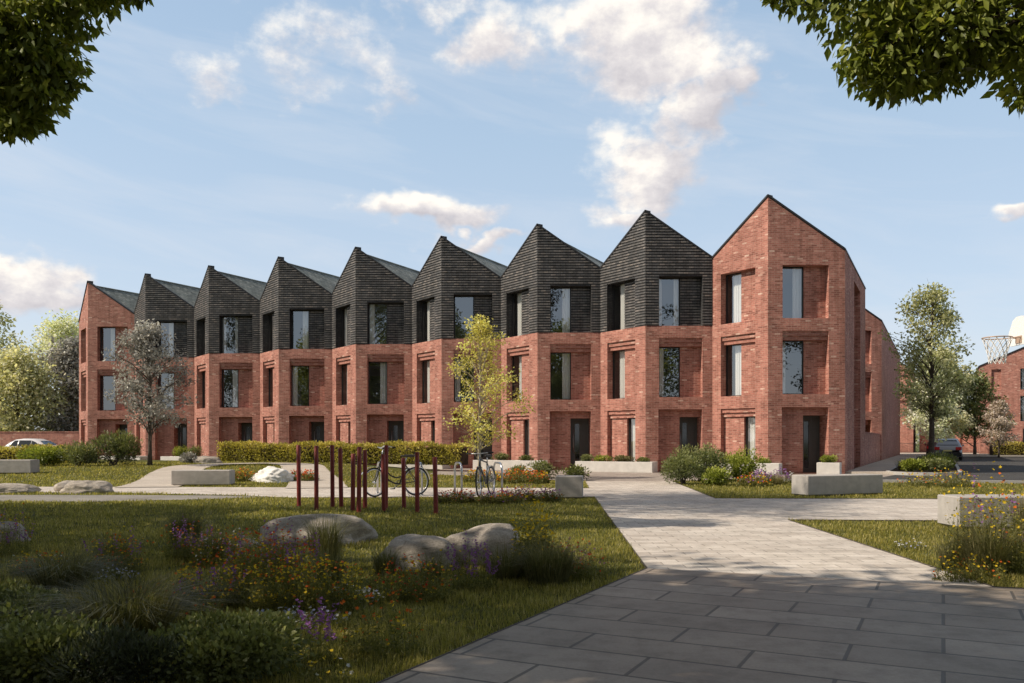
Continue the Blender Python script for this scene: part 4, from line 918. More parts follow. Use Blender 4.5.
boulder((-3.25, 10.5), 0.16, 0.14, 0.14, 0, M['stone'], 'small stone beside the broad flat-topped boulder', 5.2)
boulder(at(86, 493), 0.60, 0.42, 0.34, 0.0, M['stone'], 'low boulder with a peaked side by the far path, below the conifer shrubs', 6.7)
boulder(at(69, 491), 0.34, 0.34, 0.30, 0.0, M['stone'], 'small peaked boulder behind the low boulder by the far path', 9.4)
boulder(at(10, 493), 0.62, 0.45, 0.24, 0.2, M['stone'], 'flat low boulder at the edge of the far path near the grey bench', 3.9)
boulder((-7.6, 27.0), 0.70, 0.42, 0.42, -0.35, M['stone_wh'], 'jagged white rock among orange flowers inside the path loop', 7.7, 0.34)
boulder((-6.55, 11.0), 0.26, 0.22, 0.28, 0.3, M['stone'], 'rounded stone behind purple flower spikes at the lawn edge', 8.8)
boulder((-13.9, 38.9), 0.65, 0.45, 0.36, 0.3, M['stone'], 'dark low boulder at the top of the winding path by the planter', 11.8)

# ------------------------------------------------------------------ trees
def make_tree(name, label, loc, Ht, crown_z0, rad, trunk_r, nclus, nleaf, leaf, mat, bark, seed, rc=0.45, group='trees around the green', lean=0.0, prof=0.75, extra=(), tipdroop=0.3, stems=1, extra_leaf=None, cat='tree', tsd=0.16):
    r = np.random.default_rng(seed); z0 = h0(*loc)
    root = empty(name, (loc[0], loc[1], z0), 0, label, cat, group)
    mb = MB(); trunks = []
    for s_ in range(stems):
        a_ = 2 * math.pi * s_ / max(1, stems) + seed; spread = 0.0 if stems == 1 else rad * 0.32
        pts = []; rr = []
        for k in range(9):
            f = k / 8; wob = 0.02 * Ht * f
            pts.append((lean * f * Ht + math.cos(a_) * spread * f + r.normal(0, wob * 0.35), math.sin(a_) * spread * f + r.normal(0, wob * 0.35), f * Ht * 0.93 - 0.03))
            rr.append(trunk_r / (1 if stems == 1 else 1.4) * ((1.25 if k == 0 else 1.0) - 0.88 * f) + 0.004)
        mb.tube(pts, rr, 9); trunks.append(pts)
    C = []
    for k in range(nclus):
        f = (k + r.random()) / nclus; f = f ** 0.9
        pr = math.sin(math.pi * min(1, max(0.0, (f * 0.93 + 0.05)) ** prof)) ** 0.75
        th = r.random() * 2 * math.pi; lob = 1 + 0.28 * math.sin(2 * th + seed + 4 * f) + 0.18 * math.sin(5 * th + 9 * f)
        q = rad * pr * lob * math.sqrt(0.08 + 0.92 * r.random()) * 0.92
        C.append((lean * Ht * (crown_z0 + (1 - crown_z0) * f) + q * math.cos(th), q * math.sin(th), Ht * (crown_z0 + (1 - crown_z0) * f)))
    C = np.array(C)
    weights = np.ones(len(C)); rcs = rc * r.uniform(0.65, 1.25, len(C))
    if len(extra):
        E = np.array([e[:3] for e in extra]) - np.array([loc[0], loc[1], z0]); rcs = np.concatenate([rcs, [e[3] for e in extra]]); C = np.concatenate([C, E])
    for i, c in enumerate(C):
        pts = trunks[i % stems]; zt = max(0.25 * Ht * crown_z0 + 0.3, min(0.9 * Ht, c[2] - (0.25 + 0.5 * r.random()) * math.hypot(c[0], c[1]) - 0.05 * Ht)); zt = min(zt, Ht * 0.9)
        if i >= nclus: zt = min(0.9 * Ht, c[2] + 1.0 + 0.5 * r.random())
        f = max(0, min(7.999, zt / (Ht * 0.93) * 8)); k = int(f); g = f - k
        p0 = tuple(pts[k][j] + (pts[k + 1][j] - pts[k][j]) * g for j in range(3)); d = math.dist(p0, c)
        mid = ((p0[0] + c[0]) / 2 + r.normal(0, 0.06 * d), (p0[1] + c[1]) / 2 + r.normal(0, 0.06 * d), (p0[2] + c[2]) / 2 + 0.10 * d)
        r0 = min(trunk_r * 0.42, 0.012 * d + 0.008); mb.tube([p0, mid, tuple(c)], [r0, r0 * 0.6, r0 * 0.22], 5, False)
        for q in range(3 if i < nclus else 1):
            e = c + r.normal(0, 1, 3) * rcs[i] * (0.8 if i < nclus else 0.35); mb.tube([mid if q == 0 else tuple((np.array(mid) + c) / 2), tuple(e)], [r0 * 0.4, r0 * 0.12], 4, False)
    mb.build('trunk', bark, root)
    cnt = rcs ** 2.0; ne = len(extra)
    if ne:
        n1 = r.multinomial(nleaf, cnt[:-ne] / cnt[:-ne].sum()); ce = rcs[-ne:] ** 1.35; n2 = r.multinomial(extra_leaf or nleaf, ce / ce.sum()); num = np.concatenate([n1, n2])
    else: num = r.multinomial(nleaf, cnt / cnt.sum())
    idx = np.repeat(np.arange(len(C)), num); n = len(idx)
    d = unit(r.normal(0, 1, (n, 3))) * (r.random((n, 1)) ** 0.5) * np.array([1.15, 1.15, 0.8]); P = C[idx] + d * rcs[idx][:, None] * 1.25
    D = unit(d * 0.7 + r.normal(0, 0.6, (n, 3)) + np.array([0, 0, -tipdroop])); Sd = r.normal(0, 1, (n, 3)); Sd[:, 2] *= 0.5
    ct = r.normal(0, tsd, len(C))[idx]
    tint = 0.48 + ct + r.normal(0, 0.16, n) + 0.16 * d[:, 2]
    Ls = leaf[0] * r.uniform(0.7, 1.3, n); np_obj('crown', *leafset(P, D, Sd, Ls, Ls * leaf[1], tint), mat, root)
    return root
make_tree('grey_leaf_tree', 'small grey-leaved tree with dark trunk before the far houses', at(150, 468, 0.2), 5.75, 0.30, 1.70, 0.085, 70, 7200, (0.125, 0.55), M['leaf_grey'], M['bark'], 3, rc=0.36, prof=0.72)
make_tree('golden_birch', 'slender golden-leaved tree with pale stem behind the cycle stands', (-1.12, 29.5), 5.5, 0.20, 1.50, 0.06, 72, 4200, (0.095, 0.65), M['leaf_gold'], M['bark_pale'], 8, rc=0.27, prof=0.85)
make_tree('street_tree', 'tall olive-green tree with dark trunk on the kerbed island', (20.6, 41.9), 8.75, 0.29, 1.95, 0.15, 95, 7000, (0.165, 0.58), M['leaf_olive'], M['bark'], 5, rc=0.42, prof=0.9)
make_tree('street_tree', 'thin pale-stemmed tree beside the parked silver car', (27.0, 55.0), 6.6, 0.25, 1.5, 0.07, 55, 5200, (0.17, 0.65), M['leaf_pale_hazed'], M['bark_pale'], 12, rc=0.5)
make_tree('street_tree', 'dense green tree across the road, next to the low garage', (38.3, 76.5), 9.2, 0.18, 2.7, 0.16, 80, 8500, (0.26, 0.65), M['leaf_mid_hazed'], M['bark'], 14, rc=0.75)
make_tree('street_tree', 'dark rounded tree before the wide house across the road', (42.3, 78.0), 7.2, 0.26, 2.5, 0.13, 70, 7000, (0.24, 0.65), M['leaf_conifer'], M['bark'], 15, rc=0.65)
make_tree('blossom_tree', 'small pink blossom tree before the wide house across the road', (38.9, 68.2), 4.4, 0.25, 1.35, 0.07, 55, 4200, (0.14, 0.8), M['leaf_blossom'], M['bark'], 16, rc=0.36)
BG = [(-47, 74, 14.0, 5.0, 'leaf_mid_hazed', 'tall pale-green tree behind the garden wall, at the photo edge'), (-42.0, 80, 12.5, 4.4, 'leaf_pale_hazed', 'pale loose tree behind the garden wall, second from the far end house'),
      (-37.2, 72, 9.5, 2.7, 'leaf_grey', 'grey-green tree behind the garden wall, closest to the far end house'), (-40.0, 69, 8.2, 3.0, 'leaf_mid_hazed', 'lower bushy tree behind the garden wall, above the white car'), (-54, 84, 15, 5.5, 'leaf_pale_hazed', 'tall pale tree furthest behind the garden wall')]
for i, (x, y, hh, rr, mt, lab) in enumerate(BG):
    make_tree('background_tree', lab, (x, y), hh, 0.12, rr, 0.22, 95, 9500, (0.30, 0.65), M[mt], M['bark'], 40 + i, rc=0.95, prof=0.8, group='trees behind the garden wall')
FT = [(24, 112, 11, 4.5, 'leaf_mid_hazed', 'green tree far behind the house across the road, beside the golden-lit tree'), (50, 108, 9, 4, 'leaf_pale_hazed', 'pale tree far behind the low garage')]
for i, (x, y, hh, rr, mt, lab) in enumerate(FT):
    make_tree('background_tree', lab, (x, y), hh, 0.12, rr, 0.22, 70, 6000, (0.40, 0.65), M[mt], M['bark'], 60 + i, rc=1.1, prof=0.8, group='trees far across the road')
# two near trees overhang the view; others out of view shade the lawn, the last ones added to block sky
def ex(x, y, Z, r_):
    if x > 512: x, y = x + 8, y - 8
    else: x, y, r_ = x - 6, y - 4, r_ * 0.82
    return ((x - 512) / 853.3 * Z, Z, 1.32 + (441 - y) / 853.3 * Z, r_)
exL = [ex(8, 20, 11.5, .6), ex(40, 34, 11.6, .55), ex(74, 8, 11.5, .44), ex(110, -10, 11.6, .36), ex(140, -14, 11.4, .22), ex(32, 66, 11.5, .46), ex(62, 62, 11.6, .34), ex(12, 96, 11.7, .42), ex(46, 96, 11.5, .32), ex(68, 84, 11.6, .22), ex(12, 64, 12, .5),
       ex(16, 124, 11.5, .28), ex(40, 122, 11.6, .20), ex(-20, 110, 11.8, .4), ex(-30, 60, 12, .6), ex(-30, 20, 11.5, .6), ex(50, -24, 11.7, .6), ex(98, -36, 11.8, .5)]
make_tree('overhanging_tree', 'dark leafy boughs overhanging the sky, hiding the far trees side of the photo', (-12.3, 14.6), 17.5, 0.60, 4.3, 0.32, 100, 19000, (0.15, 0.5), M['leaf_near'], M['bark'], 21, rc=0.85, extra=exL, extra_leaf=8500, tipdroop=0.9, group='near trees', prof=0.7, tsd=0.1)
exR = [ex(800, -8, 9.0, .30), ex(840, 5, 8.8, .34), ex(880, 10, 8.9, .42), ex(920, 20, 8.7, .48), ex(870, 45, 8.8, .36), ex(905, 55, 8.9, .40), ex(940, 50, 8.6, .40), ex(868, 78, 8.8, .22), ex(890, 88, 8.7, .22), ex(915, 82, 8.8, .22), ex(945, 68, 8.7, .28), ex(975, 58, 8.6, .26),
       ex(985, 10, 8.6, .5), ex(1030, 20, 8.5, .5), ex(1010, 45, 8.6, .26), ex(1030, 75, 8.4, .3), ex(960, -20, 8.8, .6), ex(900, -30, 9.0, .6), ex(1024, 98, 8.4, .16), ex(1060, 60, 8.4, .5), ex(775, -6, 9.1, .16), ex(855, 65, 8.7, .2)]
make_tree('overhanging_tree', 'sunlit leafy boughs overhanging the sky above the basketball hoop', (8.6, 7.8), 10.0, 0.50, 3.4, 0.24, 60, 7000, (0.125, 0.48), M['leaf_near'], M['bark'], 23, rc=0.8, extra=exR, extra_leaf=7800, tipdroop=0.9, group='near trees', prof=0.7, tsd=0.1)
SH = [(-14.2, 9.8, 11.0, 4.0, .30), (-6.2, 2.2, 13.5, 3.9, .48), (-11.0, 4.0, 12.0, 4.0, .38), (-17.5, 13.0, 10.5, 3.6, .30), (-1.0, -2.5, 13.0, 3.4, .5), (5.8, -3.5, 12.0, 4.0, .42), (-6.0, -6.5, 13.0, 4.2, .40), (10.5, 1.0, 11.0, 4.0, .38), (-16.8, 6.0, 12.0, 4.2, .3)]  # trailing entries are unseen trees added to cut sky light on the foreground
for i, (x, y, hh, rr, cz) in enumerate(SH):
    make_tree('shade_tree', 'leafy tree standing beside the viewer outside the photo, shading the foreground', (x, y), hh, cz, rr, 0.25, 80, 8000, (0.28, 0.6), M['leaf_near'], M['bark'], 80 + i, rc=1.0, prof=0.75, group='shade trees beside the viewer')
for i, (x, y) in enumerate([(-34, -22), (-22, -30), (-9, -26), (3, -32), (14, -26), (26, -31), (38, -24)]):
    make_tree('park_tree', 'tall park tree behind the viewer, seen only as a reflection in the windows', (x, y), 23 + 3.0 * math.sin(i * 2.3), 0.10, 6.2, 0.3, 110, 15000, (0.34, 0.6), M['leaf_deep'], M['bark'], 120 + i, rc=1.05, prof=0.75, group='park trees behind the viewer')

# ------------------------------------------------------------------ shrubs, hedges
def shrub(loc, rx, ry, hh, n, leaf, mat, label, seed, z=None, group='shrubs', upright=0.0, lumps=9, name='shrub'):
    r = np.random.default_rng(seed); zz = h0(*loc) if z is None else z
    root = empty(name, (loc[0], loc[1], zz), 0, label, 'shrub', group)
    # lumps make the outline uneven
    th = r.random(lumps) * 2 * math.pi; q = np.sqrt(r.random(lumps)) * 0.62
    C = np.stack([rx * q * np.cos(th), ry * q * np.sin(th), hh * (0.36 + 0.30 * r.random(lumps) * (1.1 - q))], 1); rs = r.uniform(0.34, 0.52, lumps)
    idx = r.integers(0, lumps, n); d = unit(r.normal(0, 1, (n, 3))); rad = (0.55 + 0.5 * r.random(n))[:, None]
    sc = np.array([rx, ry, hh * 0.78]) * rs[idx][:, None]
    P = C[idx] + d * sc * rad; P[:, 2] = np.maximum(P[:, 2], 0.02 + 0.05 * r.random(n))
    D = unit(d + r.normal(0, 0.5, (n, 3)) + np.array([0, 0, 0.25 + upright])); Sd = r.normal(0, 1, (n, 3))
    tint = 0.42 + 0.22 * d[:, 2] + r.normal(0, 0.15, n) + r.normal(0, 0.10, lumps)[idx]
    Ls = leaf[0] * r.uniform(0.65, 1.35, n)
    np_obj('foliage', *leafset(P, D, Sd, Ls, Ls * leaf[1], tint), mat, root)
    mb = MB()
    for k in range(lumps):
        mb.tube([(r.normal(0, rx * 0.08), r.normal(0, ry * 0.08), -0.02), tuple(C[k] * np.array([0.5, 0.5, 0.6])), tuple(C[k])], [0.018 * hh + 0.004, 0.012 * hh + 0.003, 0.004], 5, False)
    mb.build('stems', M['bark'], root)
    return root
def hedge(p0, p1, D, hh, n, leaf, mat, label, seed, z0=None):
    r = np.random.default_rng(seed); Ln = math.hypot(p1[0] - p0[0], p1[1] - p0[1]); rz = math.atan2(p1[1] - p0[1], p1[0] - p0[0])
    zz = max(h0(*p0), h0(*p1)) if z0 is None else z0
    root = empty('hedge', (p0[0], p0[1], zz), rz, label, 'hedge', 'clipped hedges')
    u = r.random(n) * Ln; face = r.random(n)
    v = np.where(face < 0.5, 0.0, np.where(face < 0.62, D, r.random(n) * D)); w_ = np.where(face < 0.62, r.random(n) * hh, hh)
    top = hh * (1 + 0.05 * np.sin(u * 1.3) + 0.035 * np.sin(u * 3.7 + 1)); w_ = np.minimum(w_, top) * (top / hh)
    bul = 0.06 * np.sin(u * 2.1) + 0.05 * np.sin(u * 5.3 + w_ * 4); v = v + np.where(face < 0.5, bul, 0)
    P = np.stack([u, v, w_], 1) + r.normal(0, 0.045, (n, 3)); P[:, 2] = np.maximum(P[:, 2], 0.03)
    nrm = np.where((face < 0.5)[:, None], np.array([0, -1, 0.2]), np.where((face < 0.62)[:, None], np.array([0, 1, 0.2]), np.array([0, 0, 1.0])))
    D_ = unit(nrm * 0.8 + r.normal(0, 0.6, (n, 3)) + np.array([0, 0, 0.3])); Sd = r.normal(0, 1, (n, 3))
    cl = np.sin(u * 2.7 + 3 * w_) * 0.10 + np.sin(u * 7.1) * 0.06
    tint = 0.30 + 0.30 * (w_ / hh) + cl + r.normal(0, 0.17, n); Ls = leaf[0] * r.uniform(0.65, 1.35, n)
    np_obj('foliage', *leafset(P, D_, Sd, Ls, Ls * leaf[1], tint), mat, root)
    mb = MB(); mb.box(0.08, Ln - 0.08, 0.10, D - 0.08, 0.0, hh * 0.90); mb.build('stems', M['soil'], root)  # solid dark core box added inside the leaves to stop see-through
hedge((-14.7, 42.6), (-2.2, 36.6), 0.9, 0.85, 15000, (0.10, 0.6), M['leaf_hedge'], 'long clipped yellow-green hedge in front of the terrace, behind the bicycles', 101, 0.28)
hedge((-32, 41.5), (-19.0, 38.0), 0.9, 0.86, 11000, (0.11, 0.6), M['leaf_hedge'], 'clipped yellow-green hedge behind the grey bench, hiding the white car', 102, 0.1)
hedge((41.5, 73.6), (60, 71.5), 1.0, 1.0, 6000, (0.17, 0.6), M['leaf_hedge'], 'hedge across the road before the wide house', 103, 0.1)
shrub((-19.3, 35.2), 1.15, 0.9, 0.88, 2800, (0.11, 0.5), M['leaf_lime'], 'yellow-green shrub between the far hedge and the conifers', 111)
shrub((-17.75, 34.8), 0.75, 0.7, 1.15, 2600, (0.11, 0.3), M['leaf_conifer'], 'smaller blue-green conifer shrub beside the grey-leaved tree', 112, upright=0.6)
shrub((-16.55, 35.4), 1.1, 0.9, 1.55, 4200, (0.12, 0.3), M['leaf_conifer'], 'largest dark conifer shrub, tallest of the shrubs by the grey-leaved tree', 113, upright=0.6)
shrub((-14.6, 38.7), 0.5, 0.4, 0.55, 700, (0.09, 0.5), M['leaf_grey'], 'small grey shrub at the foot of the grey-leaved tree', 114)
shrub((5.25, 25.9), 0.78, 0.65, 1.05, 3600, (0.085, 0.35), M['leaf_conifer'], 'green shrub at the path corner, front of the big clump', 121)
shrub((6.1, 27.6), 1.05, 0.8, 1.38, 4800, (0.09, 0.35), M['leaf_conifer'], 'tallest green shrub of the clump beside the path end', 122)
shrub((6.0, 25.3), 0.55, 0.45, 0.62, 1600, (0.08, 0.5), M['leaf_lime'], 'low lime-green shrub at the foot of the big clump', 123)
shrub((7.6, 28.4), 0.85, 0.6, 1.12, 3000, (0.09, 0.45), M['leaf_lime'], 'yellow-green shrub behind the big clump, before the corner house planter', 124)
shrub((0.98, 28.5), 0.55, 0.5, 0.72, 1500, (0.085, 0.4), M['leaf_conifer'], 'grey-green shrub on the path side of the rusty flowers', 125)
shrub((2.0, 28.4), 0.60, 0.5, 0.52, 1400, (0.085, 0.45), M['leaf_cover'], 'dark low shrub at the path edge behind the cube seat', 126)
shrub((0.15, 28.9), 0.4, 0.4, 0.55, 900, (0.085, 0.45), M['leaf_conifer'], 'small shrub behind the rusty flowers beside the golden tree', 127)
# planting inside the planters
def in_planter(k, spots):
    for j, (x, rr, hh, mt, lab) in enumerate(spots):
        p = tl(-5.07 * k + x, -1.80); shrub(p, rr, 0.30, hh, int(900 * rr / 0.4), (0.075, 0.45), M[mt], lab, 200 + k * 10 + j, z=0.37, group='shrubs in the planters')
in_planter(0, [(0.4, 0.5, 0.62, 'leaf_conifer', 'round dark shrub in the corner house planter'), (1.3, 0.5, 0.45, 'leaf_lime', 'lime shrub in the middle of the corner house planter'), (2.5, 0.3, 0.3, 'leaf_lime', 'small lime shrub at the door end of the corner house planter')])
in_planter(1, [(0.1, 0.32, 0.42, 'leaf_conifer', 'dark shrub at the far end of the path-end planter'), (0.8, 0.4, 0.36, 'leaf_lime', 'lime shrub in the path-end planter'), (1.7, 0.5, 0.40, 'tuft', 'grassy shrub in the middle of the path-end planter'), (2.6, 0.3, 0.26, 'leaf_cover', 'low dark shrub at the door end of the path-end planter')])
in_planter(2, [(0.9, 0.45, 0.45, 'leaf_conifer', 'rounded shrub in the second black-gabled house planter'), (2.2, 0.4, 0.34, 'leaf_cover', 'dark shrub in the second black-gabled house planter')])
in_planter(6, [(0.9, 0.5, 0.75, 'leaf_lime', 'lime shrub in the planter above the winding path'), (2.0, 0.55, 0.80, 'leaf_conifer', 'green shrub in the planter above the winding path')])
in_planter(7, [(1.0, 0.5, 0.7, 'leaf_lime', 'lime shrub in the planter by the grey-leaved tree')])
p = tl(4.77, -0.83); shrub(p, 0.34, 0.26, 0.42, 800, (0.08, 0.45), M['leaf_lime'], 'bright lime shrub in the short square planter', 290, z=0.40, group='shrubs in the planters')
# island planting
def isl(u, v): return (16.2 + u * TX + v * VX, 33.6 + u * TY + v * VY)
shrub(isl(0.35, 0.1), 0.62, 0.55, 0.62, 1500, (0.10, 0.45), M['leaf_conifer'], 'dark shrub at the front of the kerbed island', 301, z=0.11)
shrub(isl(-0.45, -0.1), 0.6, 0.5, 0.55, 1400, (0.10, 0.45), M['leaf_lime'], 'lime shrub at the front of the kerbed island, house side', 302, z=0.11)
shrub(isl(0.4, 3.6), 0.8, 1.0, 0.62, 2000, (0.11, 0.45), M['leaf_lime'], 'lime shrub on the island, before the tree trunk', 303, z=0.11)
shrub(isl(0.5, 7.6), 0.85, 1.4, 0.70, 2200, (0.12, 0.4), M['leaf_conifer'], 'tall dark shrub on the island beside the parked silver car', 304, z=0.11)
# dark ground cover in the front corner
shrub((-2.75, 4.75), 0.62, 0.45, 0.36, 7500, (0.036, 0.6), M['leaf_cover'], 'dark broad-leaved ground cover at the bottom corner of the photo', 401, lumps=16, name='ground_cover_shrub')
shrub((-1.62, 4.80), 0.55, 0.42, 0.36, 7500, (0.034, 0.62), M['leaf_cover'], 'dark leafy ground-cover mound beside the paving, lowest in the photo', 402, lumps=16, name='ground_cover_shrub')
shrub((-2.15, 4.55), 0.45, 0.3, 0.32, 4500, (0.042, 0.25), M['leaf_deep'], 'needle-leaved ground cover between the two dark mounds', 403, lumps=12, upright=0.5, name='ground_cover_shrub')
shrub((-3.55, 5.9), 0.6, 0.45, 0.34, 6000, (0.036, 0.55), M['leaf_cover'], 'dark leafy ground cover behind the bottom corner mound', 404, lumps=14, name='ground_cover_shrub')

# ------------------------------------------------------------------ ornamental grasses, wildflowers, lawn
def tuft(loc, rad, hh, n, label, seed, mat='tuft', width=0.006, z=None, lean=0.0):
    r = np.random.default_rng(seed); zz = h0(*loc) if z is None else z
    a = r.random(n) * 2 * math.pi; q = np.sqrt(r.random(n)) * rad * 0.35
    P = np.stack([q * np.cos(a), q * np.sin(a), np.zeros(n) - 0.01], 1); ang = a + r.normal(0, 0.7, n)
    Hs = hh * r.uniform(0.55, 1.12, n); bend = np.abs(r.normal(0.45, 0.28, n)) * rad / max(0.2, hh) * 1.3 + lean
    o = np_obj('ornamental_grass', *bladeset(P, Hs, width * r.uniform(0.6, 1.3, n), np.clip(bend, 0.05, 1.4), ang, 0.45 + r.normal(0, 0.2, n)), M[mat])
    o.location = (loc[0], loc[1], zz); return tag(o, label, 'grass clump', 'ornamental grass clumps')
tuft(at(186, 548), 0.42, 0.56, 900, 'rounded dark grass clump on the open lawn, behind purple spikes', 501)
tuft(at(112, 566), 0.38, 0.40, 600, 'grass clump beside the yellow and orange flowers on the open lawn', 502)
tuft(at(62, 590), 0.55, 0.46, 900, 'leaning grass clump near the photo edge, behind the dark ground cover', 503, lean=0.3)
tuft(at(128, 640), 0.62, 0.56, 1300, 'large dark grass clump behind the needle-leaved ground cover', 504, lean=0.3)
tuft(at(325, 562), 0.42, 0.60, 600, 'tall grass clump in front of the broad flat-topped boulder', 505)
tuft(at(330, 585), 0.30, 0.40, 500, 'shorter grass clump before the smaller rounded boulder, beside yellow flowers', 506)
tuft(at(505, 580), 0.36, 0.40, 450, 'grass clump in front of the larger boulder of the pair', 507)
tuft(at(548, 584), 0.50, 0.50, 1100, 'wide grass clump under the tall yellow flowers', 508)
tuft(at(432, 583), 0.26, 0.34, 260, 'small grass clump in the gap between the two touching boulders', 509)
tuft(at(220, 562), 0.40, 0.42, 700, 'dark grass clump behind the orange and purple flower drift', 510)
tuft(at(385, 575), 0.25, 0.34, 350, 'thin grass clump at the foot of the smaller rounded boulder', 511)
tuft(at(985, 575), 0.45, 0.62, 900, 'tall grass clump in front of the near concrete bench', 512)
tuft(at(955, 570), 0.35, 0.40, 500, 'shorter grass clump at the end of the near concrete bench', 513)
tuft(at(1028, 540), 0.4, 0.75, 600, 'pale feathery grass beside the near concrete bench', 514, 'tuft_pale')
tuft(isl(-0.7, 1.2), 0.7, 0.62, 500, 'pale feathery grass on the kerbed island, pavement side', 515, 'tuft_pale', 0.014, 0.11)
tuft(isl(0.9, 5.6), 0.6, 0.55, 400, 'pale feathery grass on the kerbed island, road side', 516, 'tuft_pale', 0.016, 0.11)
tuft((7.9, 25.6), 0.5, 0.45, 420, 'pale grass clump beside the big green shrubs', 517, 'tuft_pale', 0.010)

def flowers(loc, rx, ry, hh, n, pal, label, seed, spikes=(), psize=0.0135, wid=0.004, dens=1.0):
    """pal: list of (petal colour, share). spikes: colours that flower all the way up their stems"""
    r = np.random.default_rng(seed); n = int(n * 1.5); rx *= 0.95; ry *= 0.95; root = empty('wildflower_clump', (loc[0], loc[1], h0(*loc)), 0, label, 'flowers', 'wildflower clumps')
    a = r.random(n) * 2 * math.pi; q = np.sqrt(r.random(n))
    P = np.stack([rx * q * np.cos(a), ry * q * np.sin(a), np.zeros(n) - 0.01], 1)
    n = n; Hs = 1.38 * hh * r.uniform(0.3, 1.1, n) * (1.05 - 0.35 * q); ang = r.random(n) * 2 * math.pi; bend = np.abs(r.normal(0.12, 0.10, n))
    sets = [bladeset(P, Hs, np.full(n, wid), bend, ang, 0.5 + r.normal(0, 0.15, n))]
    tips = P + np.stack([np.cos(ang) * Hs * bend, np.sin(ang) * Hs * bend, Hs * (1 - 0.35 * bend)], 1)
    m = int(n * 13 * dens); k = r.integers(0, n, m); f = r.random(m) ** 1.4 * 0.85
    lp = P[k] + (tips[k] - P[k]) * f[:, None] + r.normal(0, 0.012, (m, 3)); lp[:, 2] = np.maximum(lp[:, 2], 0)
    sets.append(leafset(lp, r.normal(0, 1, (m, 3)) + np.array([0, 0, 0.5]), r.normal(0, 1, (m, 3)), psize * 2.4 * r.uniform(0.6, 1.4, m), psize * 0.7, 0.45 + r.normal(0, 0.2, m)))
    np_obj('foliage', *cat_sets(sets), M['stem'], root)
    share = np.array([p[1] for p in pal], float); pick = r.choice(len(pal), n, p=share / share.sum())
    for ci, (cname, _) in enumerate(pal):
        sel = np.where(pick == ci)[0]
        if not len(sel): continue
        if cname in spikes:
            sel = sel[: max(3, len(sel) // 2)]
            c = np.concatenate([P[sel] + (tips[sel] - P[sel]) * f + r.normal(0, psize * 0.6, (len(sel), 3)) + np.array([0, 0, hh * 0.12]) for f in np.linspace(0.68, 1.04, 11)]); sz = psize * 0.85
        else: c = tips[sel[: max(3, int(len(sel) * 0.85))]]; sz = psize
        nb = len(c); nrm = unit(r.normal(0, 0.5, (nb, 3)) + np.array([0, -0.25, 1.0])); t1 = unit(np.cross(nrm, r.normal(0, 1, (nb, 3)))); t2 = np.cross(nrm, t1); ss = []
        for j in range(5):
            an = 2 * math.pi * j / 5; D = t1 * math.cos(an) + t2 * math.sin(an) + nrm * 0.35
            ss.append(leafset(c, D, np.cross(nrm, D), sz * r.uniform(0.8, 1.3, nb), sz * 0.9, 0.5 + r.normal(0, 0.3, nb)))
        b = np_obj('blossoms', *cat_sets(ss), M['petal_' + cname], root); b['label'] = f'{cname} blossoms'
Y_, O_, Pp, Wt, Rd, Bl, Pk = 'yellow', 'orange', 'purple', 'white', 'red', 'blue', 'pink'
flowers(at(10, 556), 0.22, 0.2, 0.42, 60, [(Pp, 2), (Y_, 1), (O_, .6)], 'purple flower spikes around a rounded stone at the photo edge', 601, (Pp,))
flowers(at(40, 575), 0.30, 0.2, 0.20, 110, [(Y_, 2), (O_, 1.4), (Wt, .3)], 'low yellow and orange flowers near the photo edge stone', 602)
flowers(at(118, 574), 0.28, 0.2, 0.34, 150, [(Y_, 2), (O_, 1.5), (Pp, .3)], 'yellow and orange clump alone on the open lawn, by a grass clump', 603, (Pp,))
flowers(at(112, 583), 0.26, 0.12, 0.12, 70, [(Bl, 2), (Wt, 1)], 'low blue-white flowers in front of the lone yellow and orange clump', 604)
flowers(at(190, 560), 0.30, 0.22, 0.36, 110, [(Pp, 1.4), (O_, 1), (Y_, 1)], 'purple spikes with orange dots before the rounded grass clump', 605, (Pp,))
flowers(at(240, 566), 0.55, 0.3, 0.30, 260, [(O_, 1.3), (Y_, 1.2), (Wt, .8), (Pk, .5)], 'loose mixed drift of small orange, yellow and white flowers mid-lawn', 606)
flowers(at(270, 596), 0.42, 0.25, 0.46, 330, [(O_, 1.5), (Rd, 1.3), (Pp, .75), (Y_, .8)], 'big orange-red clump with purple spikes, brightest in the drift', 607, (Pp,))
flowers(at(305, 612), 0.48, 0.24, 0.34, 360, [(Y_, 3), (O_, .7)], 'wide yellow clump in front of the orange-red clump', 608)
flowers(at(215, 606), 0.36, 0.2, 0.30, 210, [(Y_, 2.2), (O_, .8), (Pp, .3)], 'yellow clump with a few purple spikes, facing the dark ground cover', 609, (Pp,))
flowers(at(345, 606), 0.34, 0.12, 0.13, 110, [(Bl, 1.6), (Wt, 2)], 'low white and blue flowers between the yellow clump and the paving', 610)
flowers(at(300, 628), 0.40, 0.12, 0.12, 90, [(Bl, 1.6), (Wt, 1.4)], 'low white and blue flowers at the foot of the wide yellow clump', 611)
flowers(at(412, 600), 0.40, 0.2, 0.28, 150, [(Y_, 2), (O_, 1.1), (Rd, 1)], 'sunlit yellow and red flowers before the smaller rounded boulder', 612)
flowers(at(470, 590), 0.26, 0.16, 0.34, 70, [(Pp, 2), (Y_, .5), (Pk, .6)], 'purple spikes in front of the touching boulders', 613, (Pp,))
flowers(at(533, 576), 0.22, 0.2, 0.58, 130, [(Y_, 1)], 'tall bright yellow flowers beside the larger boulder', 614, psize=0.021)
flowers(at(572, 578), 0.36, 0.22, 0.28, 110, [(O_, 1.2), (Pk, .8), (Rd, .6)], 'sparse orange and pink flowers at the path side of the wide grass clump', 615)
